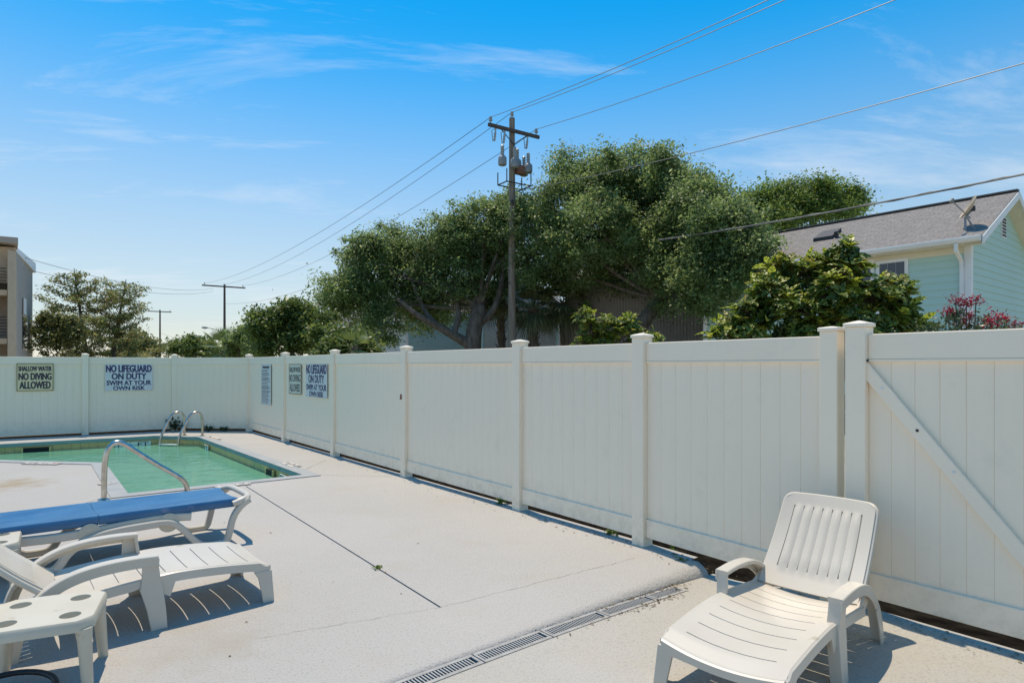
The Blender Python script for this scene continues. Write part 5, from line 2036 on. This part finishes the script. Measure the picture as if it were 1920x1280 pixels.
# ---- palms
def fan_palm(px, d, top_py, label, n_fr, fr_len, mat_l, trunk_r=0.17, droop=0.6, cat='palm', skirt=True):
    b = gz(px, d)
    h = EYE + (HOR - top_py) * d / FPX + 0.3
    R = empty('fan_palm', b, label, cat)
    m = MB()
    n_ = 14
    m.tube([(0.02 * math.sin(k), 0.02 * math.cos(2 * k), h * k / n_) for k in range(n_ + 1)], [trunk_r * (1.0 + 0.16 * (k % 2)) for k in range(n_ + 1)], 9)
    if skirt:
        for k in range(46):
            a_ = k * 2.4
            z = h * (0.30 + 0.66 * k / 46)
            p = Vector((math.cos(a_), math.sin(a_), 0))
            m.tube([p * trunk_r * 0.8 + Vector((0, 0, z)), p * (trunk_r + 0.10) + Vector((0, 0, z + 0.22))], [0.035, 0.02], 4)
    m.build('trunk', BARK, R, smooth=False)
    for k in range(n_fr):
        a_ = k * 2.399 + random.uniform(-.2, .2)
        el = 1.35 - 2.2 * (k / n_fr) ** 0.9
        dr = Vector((math.cos(a_) * math.cos(el), math.sin(a_) * math.cos(el), math.sin(el)))
        side = dr.cross(Vector((0, 0, 1))).normalized()
        upv = side.cross(dr).normalized()
        pet = fr_len * 0.55
        c = Vector((0, 0, h)) + dr * pet + Vector((0, 0, -0.10 * pet))
        f = MB()
        f.tube([Vector((0, 0, h - 0.05)), c], [0.022, 0.012], 4)
        for q in range(22):
            b_ = -1.25 + 2.5 * q / 21
            tipd = (dr * math.cos(b_) + side * math.sin(b_)).normalized()
            ln = fr_len * (0.62 + 0.38 * math.cos(b_)) * random.uniform(0.85, 1.05)
            w = tipd.cross(upv).normalized() * 0.028 * fr_len
            mid = c + tipd * ln * 0.55 - Vector((0, 0, droop * 0.10 * ln))
            tip = c + tipd * ln - Vector((0, 0, droop * 0.42 * ln))
            f.quad(c, mid - w, tip, mid + w)
        f.build('frond', mat_l, R)
    return R
fan_palm(1000, 26.0, 575, 'shaggy fan palm with dark drooping fronds right of the utility pole', 30, 1.05, PALMLEAF, 0.20, 1.1)
fan_palm(940, 27.5, 560, 'second fan palm half hidden behind the utility pole', 22, 1.0, PALMLEAF, 0.16, 1.2)
fan_palm(1055, 26.5, 568, 'thin-trunked fan palm with hanging fronds right of the shaggy palm', 24, 1.05, PALMLEAF, 0.10, 1.3, skirt=False)
fan_palm(420, 38, 655, 'bright green spiky palm behind the back fence', 20, 1.15, YUCCA, 0.16, 0.25)
fan_palm(664, 17, 650, 'small light green palm among the bushes', 14, 0.45, YUCCA, 0.08, 0.4)

# ---- magnolias with large separate leaves
def big_leaf_mesh(name, mt, L_=1.0):
    m = MB()
    prof = [(0, 0.015), (0.18, 0.13), (0.42, 0.205), (0.66, 0.19), (0.87, 0.10), (1.0, 0.004)]
    for s_ in (-1, 1):
        for (x0, w0), (x1, w1) in zip(prof, prof[1:]):
            z0, z1 = -0.22 * x0 * x0, -0.22 * x1 * x1
            m.quad((x0, 0, z0), (x1, 0, z1), (x1, s_ * w1, z1 + 0.28 * w1), (x0, s_ * w0, z0 + 0.28 * w0))
    me = m.mesh(name, True)
    bm = bmesh.new(); bm.from_mesh(me)
    bmesh.ops.remove_doubles(bm, verts=bm.verts, dist=0.0001)
    bm.to_mesh(me); bm.free()
    me.materials.append(mt)
    return me
def magleaf(name, cols_):
    m = mat(name, cols_, 0.42)
    t = m.node_tree
    b_ = t.nodes['Principled BSDF']
    oi = t.nodes.new('ShaderNodeObjectInfo')
    tr_ = t.nodes.new('ShaderNodeBsdfTranslucent')
    tr_.inputs[0].default_value = (cols_[0] * 1.5, cols_[1] * 1.6, cols_[2], 1)
    mx = t.nodes.new('ShaderNodeMixShader')
    mx.inputs[0].default_value = 0.38
    t.links.new(b_.outputs[0], mx.inputs[1]); t.links.new(tr_.outputs[0], mx.inputs[2])
    t.links.new(mx.outputs[0], t.nodes['Material Output'].inputs['Surface'])
    return m
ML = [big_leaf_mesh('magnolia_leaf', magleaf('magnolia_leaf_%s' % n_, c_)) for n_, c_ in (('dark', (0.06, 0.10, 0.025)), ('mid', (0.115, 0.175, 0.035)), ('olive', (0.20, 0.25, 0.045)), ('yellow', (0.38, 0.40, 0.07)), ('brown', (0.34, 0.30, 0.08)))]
def magnolia(name, px, d, lobes, label, rosettes, leaf, keep, seed, stem_r, cat='shrub'):
    rnd = random.Random(seed)
    b = gz(px, d)
    R = empty(name, b, label, cat)
    L3 = []
    for lb_ in lobes:
        dd = d + lb_[3]
        L3.append((P(lb_[0], lb_[1], dd), lb_[2] * dd / FPX))
    st_ = MB()
    leaves = []
    tot = sum(r * r for c, r in L3)
    fork = Vector((b.x, b.y, 0.5))
    st_.tube([b, fork], [stem_r * 1.2, stem_r], 8)
    for c, r in L3:
        pth_ = smooth_path([fork, fork.lerp(c, 0.5) + Vector((rnd.uniform(-.15, .15), rnd.uniform(-.15, .15), -0.1)), c], 2)
        st_.tube(pth_, [stem_r * (0.7 - 0.5 * i / (len(pth_) - 1)) for i in range(len(pth_))], 6)
        for _ in range(max(3, int(rosettes * r * r / tot))):
            dr = Vector((rnd.gauss(0, 1), rnd.gauss(0, 1), rnd.gauss(0.15, 0.8))).normalized()
            rr = r * rnd.uniform(0.55, 1.05)
            tip = c + Vector((dr.x, dr.y, dr.z)) * rr
            g_ = (dr + Vector((0, 0, 0.9))).normalized()
            st_.tube([c + dr * rr * 0.15, tip], [0.012, 0.006], 4)
            nl = rnd.randint(7, 10)
            sunny = rnd.random()
            X = g_.orthogonal().normalized(); Y = g_.cross(X)
            for q in range(nl):
                a_ = q * 2.4 + rnd.uniform(-.3, .3)
                lift = rnd.uniform(0.05, 1.0)
                ld_ = (X * math.cos(a_) + Y * math.sin(a_)) * 1.0 + g_ * lift
                ld_.normalize()
                s_ = leaf * rnd.uniform(0.7, 1.15)
                up = g_ - ld_ * g_.dot(ld_)
                if up.length < 0.05: up = X.copy()
                up.normalize()
                yv = up.cross(ld_)
                p = tip - g_ * (0.10 * rnd.random())
                mt4 = Matrix(((ld_.x * s_, yv.x * s_, up.x * s_, p.x - b.x), (ld_.y * s_, yv.y * s_, up.y * s_, p.y - b.y), (ld_.z * s_, yv.z * s_, up.z * s_, p.z - b.z), (0, 0, 0, 1)))
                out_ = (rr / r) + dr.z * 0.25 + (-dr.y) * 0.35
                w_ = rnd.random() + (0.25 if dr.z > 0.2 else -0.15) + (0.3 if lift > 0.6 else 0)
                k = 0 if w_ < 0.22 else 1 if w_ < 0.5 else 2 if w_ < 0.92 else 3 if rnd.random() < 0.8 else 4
                leaves.append((out_, k, mt4))
    st_.build('stems', BARK, R, smooth=True, world=True)
    leaves.sort(key=lambda q: -q[0])
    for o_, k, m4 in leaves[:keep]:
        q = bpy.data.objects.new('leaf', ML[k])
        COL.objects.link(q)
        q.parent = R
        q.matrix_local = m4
    rest = leaves[keep:]
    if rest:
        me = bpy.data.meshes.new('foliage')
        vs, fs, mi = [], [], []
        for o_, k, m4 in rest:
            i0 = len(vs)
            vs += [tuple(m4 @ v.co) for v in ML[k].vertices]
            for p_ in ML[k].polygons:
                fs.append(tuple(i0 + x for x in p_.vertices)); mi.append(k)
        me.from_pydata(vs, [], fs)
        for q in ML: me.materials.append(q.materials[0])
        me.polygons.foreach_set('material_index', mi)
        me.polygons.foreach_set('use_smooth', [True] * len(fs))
        me.update()
        o = bpy.data.objects.new('foliage', me)
        COL.objects.link(o)
        o.parent = R
        tag(o, kind='stuff')
    return R
lobM = [(1582, 470, 26, 0.1), (1585, 515, 36, 0), (1560, 555, 48, -0.2), (1500, 520, 40, 0.1), (1470, 505, 30, 0.2), (1440, 540, 34, 0), (1480, 580, 46, -0.2), (1620, 560, 46, 0), (1670, 550, 38, 0.1), (1690, 570, 30, 0), (1650, 605, 46, -0.1), (1580, 610, 50, -0.3), (1410, 590, 36, 0), (1370, 615, 24, 0), (1340, 632, 16, 0), (1500, 630, 44, -0.2), (1715, 615, 32, 0), (1735, 625, 20, 0.2), (1400, 635, 30, -0.1), (1535, 500, 34, 0.2)]
magnolia('magnolia_bush', 1560, 8.6, lobM, 'large-leaved magnolia bush behind the fence in front of the mint house', 330, 0.225, 300, 5, 0.05)
lobM2 = [(1098, 592, 22, 0), (1110, 620, 26, 0), (1140, 612, 26, 0.1), (1180, 608, 26, 0), (1165, 640, 28, -0.1), (1120, 645, 28, 0), (1210, 628, 22, 0), (1228, 645, 18, 0), (1195, 648, 24, 0), (1090, 640, 18, 0)]
magnolia('magnolia_bush', 1150, 13.5, lobM2, 'smaller magnolia bush over the fence right of the fan palms', 150, 0.19, 200, 9, 0.04)

# ---- bare twiggy shrub
tb = gz(1075, 14.5)
tw_ = empty('bare_shrub', tb, 'leafless grey twiggy shrub left of the smaller magnolia', 'shrub')
m = MB()
rt = random.Random(4)
for k in range(16):
    a_ = rt.uniform(0, 6.28)
    p0 = Vector((0, 0, 0.8))
    p = p0.copy(); dr = Vector((math.cos(a_) * 0.4, math.sin(a_) * 0.4, 1)).normalized()
    pts = [Vector((0, 0, 0)), p0]
    for q in range(5):
        dr = (dr + Vector((rt.gauss(0, .3), rt.gauss(0, .3), rt.gauss(0, .15)))).normalized()
        p = p + dr * rt.uniform(0.2, 0.36)
        pts.append(p.copy())
        if q > 1:
            m.tube([p, p + Vector((rt.gauss(0, .2), rt.gauss(0, .2), rt.uniform(0, .25)))], [0.006, 0.003], 4)
    m.tube(pts, [0.02, 0.014, 0.012, 0.010, 0.008, 0.006, 0.004], 5)
m.build('stems', noisy('grey_twig', (0.26, 0.23, 0.20), (0.18, 0.16, 0.14), 5, 0.9), tw_)

# ---- crape myrtle with red flower heads
cb = gz(1810, 7.2)
cm = empty('crape_myrtle', cb, 'crape myrtle with red flower clusters over the gate', 'shrub')
m = MB()
pos = []
heads = [(1792, 563, 15), (1812, 568, 12), (1830, 562, 15), (1777, 583, 12), (1803, 604, 16), (1818, 592, 10), (1872, 593, 18), (1858, 608, 14), (1852, 598, 11), (1903, 608, 14), (1885, 600, 10)]
rt = random.Random(12)
for (px, py, r) in heads:
    dd = 7.2 + rt.uniform(-0.15, 0.15)
    c = P(px, py, dd) - cb
    m.tube(smooth_path([Vector((rt.uniform(-.1, .1), 0, 0)), Vector((c.x * 0.6, c.y * 0.6, c.z * 0.6)), c], 2), 0.006, 5)
    rr = r * dd / FPX * 0.85
    pp = np.array([tuple(c)]) + RNG.normal(size=(95, 3)) * np.array([rr * 0.62, rr * 0.5, rr * 0.42])
    leaf_object('flower_head', PETAL, cm, pp, 0.026 * RNG.uniform(0.6, 1.3, 95), None, aspect=0.9, world=False)['kind'] = 'stuff'
    for q in range(70):
        f = rt.random() ** 0.7
        pos.append(c * (1 - 0.25 * f) + Vector((rt.gauss(0, .07), rt.gauss(0, .07), -0.02 - 0.2 * f + rt.gauss(0, .03))))
for (px, py, r) in ((1765, 615, 30), (1800, 625, 34), (1835, 612, 26), (1850, 622, 28), (1880, 620, 22), (1740, 625, 22), (1790, 590, 16), (1815, 640, 40), (1870, 640, 34)):
    c = P(px, py, 7.25) - cb
    rr = r * 7.25 / FPX
    for q in range(230):
        pos.append(c + Vector((rt.gauss(0, rr * .55), rt.gauss(0, rr * .6), rt.gauss(0, rr * .45))))
m.build('stems', BARK, cm)
pos = np.array([tuple(p) for p in pos])
CRAPE = leafmat('crape_leaf', [(0.0, (0.035, 0.065, 0.03)), (0.6, (0.075, 0.115, 0.05)), (1.0, (0.15, 0.18, 0.09))], 0.4, 0.3)
leaf_object('crown', CRAPE, cm, pos, 0.045 * RNG.uniform(0.6, 1.3, len(pos)), None, world=False)

# ---- weeds along the fence foot
def weed(px, py, z, h, n, label, spread=0.12, mt=WEED, leaf=0.035):
    b = G(px, py, z)
    R = empty('weed', b, label, 'weed', 'weeds along the fence')
    rt = random.Random(px)
    m = MB()
    pos = []
    for k in range(n):
        a_ = rt.uniform(0, 6.28)
        e_ = Vector((math.cos(a_) * spread * rt.random(), math.sin(a_) * spread * rt.random(), h * rt.uniform(0.4, 1)))
        m.tube([(0, 0, 0), e_ * 0.5 + Vector((0, 0, 0.02)), e_], 0.002, 4)
        for q in range(7):
            f = rt.uniform(0.3, 1.05)
            pos.append(tuple(e_ * f + Vector((rt.gauss(0, .018), rt.gauss(0, .018), rt.gauss(0, .012)))))
    m.build('stems', mt, R)
    pos = np.array(pos)
    leaf_object('leaves', mt, R, pos, leaf * RNG.uniform(0.6, 1.4, len(pos)), None, aspect=0.7, world=False)
DARKWEED = leafmat('dark_weed_leaf', [(0.0, (0.02, 0.04, 0.012)), (1.0, (0.06, 0.08, 0.03))], 0.5, 0.3)
weed(329, 808, 0, 0.36, 20, 'dark bushy weed behind the pool ladder', 0.26, DARKWEED, 0.07)
weed(392, 808, 0, 0.14, 12, 'small weed under the back fence, right of the ladder', 0.22, DARKWEED, 0.06)
weed(422, 808, 0, 0.12, 9, 'tiny weed under the back fence near the corner', 0.16, DARKWEED, 0.06)
weed(940, 944, 0, 0.09, 10, 'weed sprouting under the long fence left of the fifth post', 0.10)
weed(1142, 1004, -0.02, 0.06, 8, 'low weed under the fence left of the post by the drain', 0.12)
weed(1262, 1048, ZL, 0.09, 14, 'weed patch at the fence foot above the drain end', 0.16)
weed(1274, 1066, ZL, 0.07, 14, 'round-leaved green weed at the corner of the raised slab', 0.05, WEED, 0.05)
weed(1246, 1080, ZL, 0.05, 14, 'dry weed tuft at the end of the trench drain', 0.14, leafmat('dry_weed', [(0.0, (0.12, 0.10, 0.04)), (1.0, (0.2, 0.2, 0.07))], 0.7, 0.2), 0.03)
weed(708, 1066, 0, 0.02, 3, 'tiny green sprout in the slab joint', 0.02, WEED, 0.025)

# ---- dry leaves and grit blown against the fence and the drain
lp_ = []
rt = random.Random(77)
for k in range(260):
    q = fpt(rt.uniform(520, 1215)) + fn * abs(rt.gauss(0.06, 0.09))
    lp_.append((q.x, q.y, 0.006))
for k in range(120):
    q = fpt(rt.uniform(1240, 1950)) + fn * abs(rt.gauss(0.05, 0.08))
    lp_.append((q.x, q.y, 0.004))
for k in range(150):
    t_ = LEN0 - abs(rt.gauss(0, 0.5))
    q = D0 + dv * t_ + dn * rt.choice((rt.gauss(-0.005, 0.012), rt.gauss(DW + 0.02, 0.02)))
    lp_.append((q.x, q.y, dlow(t_) + 0.004))
for k in range(60):
    q = D0 + dv * (LEN0 + abs(rt.gauss(0.05, 0.12))) + dn * rt.gauss(0.02, 0.06)
    lp_.append((q.x, q.y, dlow(LEN0) + 0.008))
for k in range(40):
    q = Vector((rt.uniform(-3.5, 1.2), rt.uniform(3.2, 8.5)))
    if (q - D0).dot(dn) < -0.25 and (q - FB).dot(fn) > 0.3:
        lp_.append((q.x, q.y, 0.004))
lp_ = np.array(lp_)
LITTER = leafmat('dry_leaf', [(0.0, (0.07, 0.05, 0.03)), (0.6, (0.16, 0.11, 0.055)), (1.0, (0.24, 0.19, 0.09))], 0.8, 0.1)
lo_ = leaf_object('leaf_litter', LITTER, None, lp_, 0.022 * RNG.uniform(0.4, 1.5, len(lp_)), np.tile(np.array([[0, 0, 1.0]]), (len(lp_), 1)), aspect=0.5, jitter=0.12)
tag(lo_, 'scattered small dry leaves along the fence foot and drain', 'leaf litter', kind='stuff')
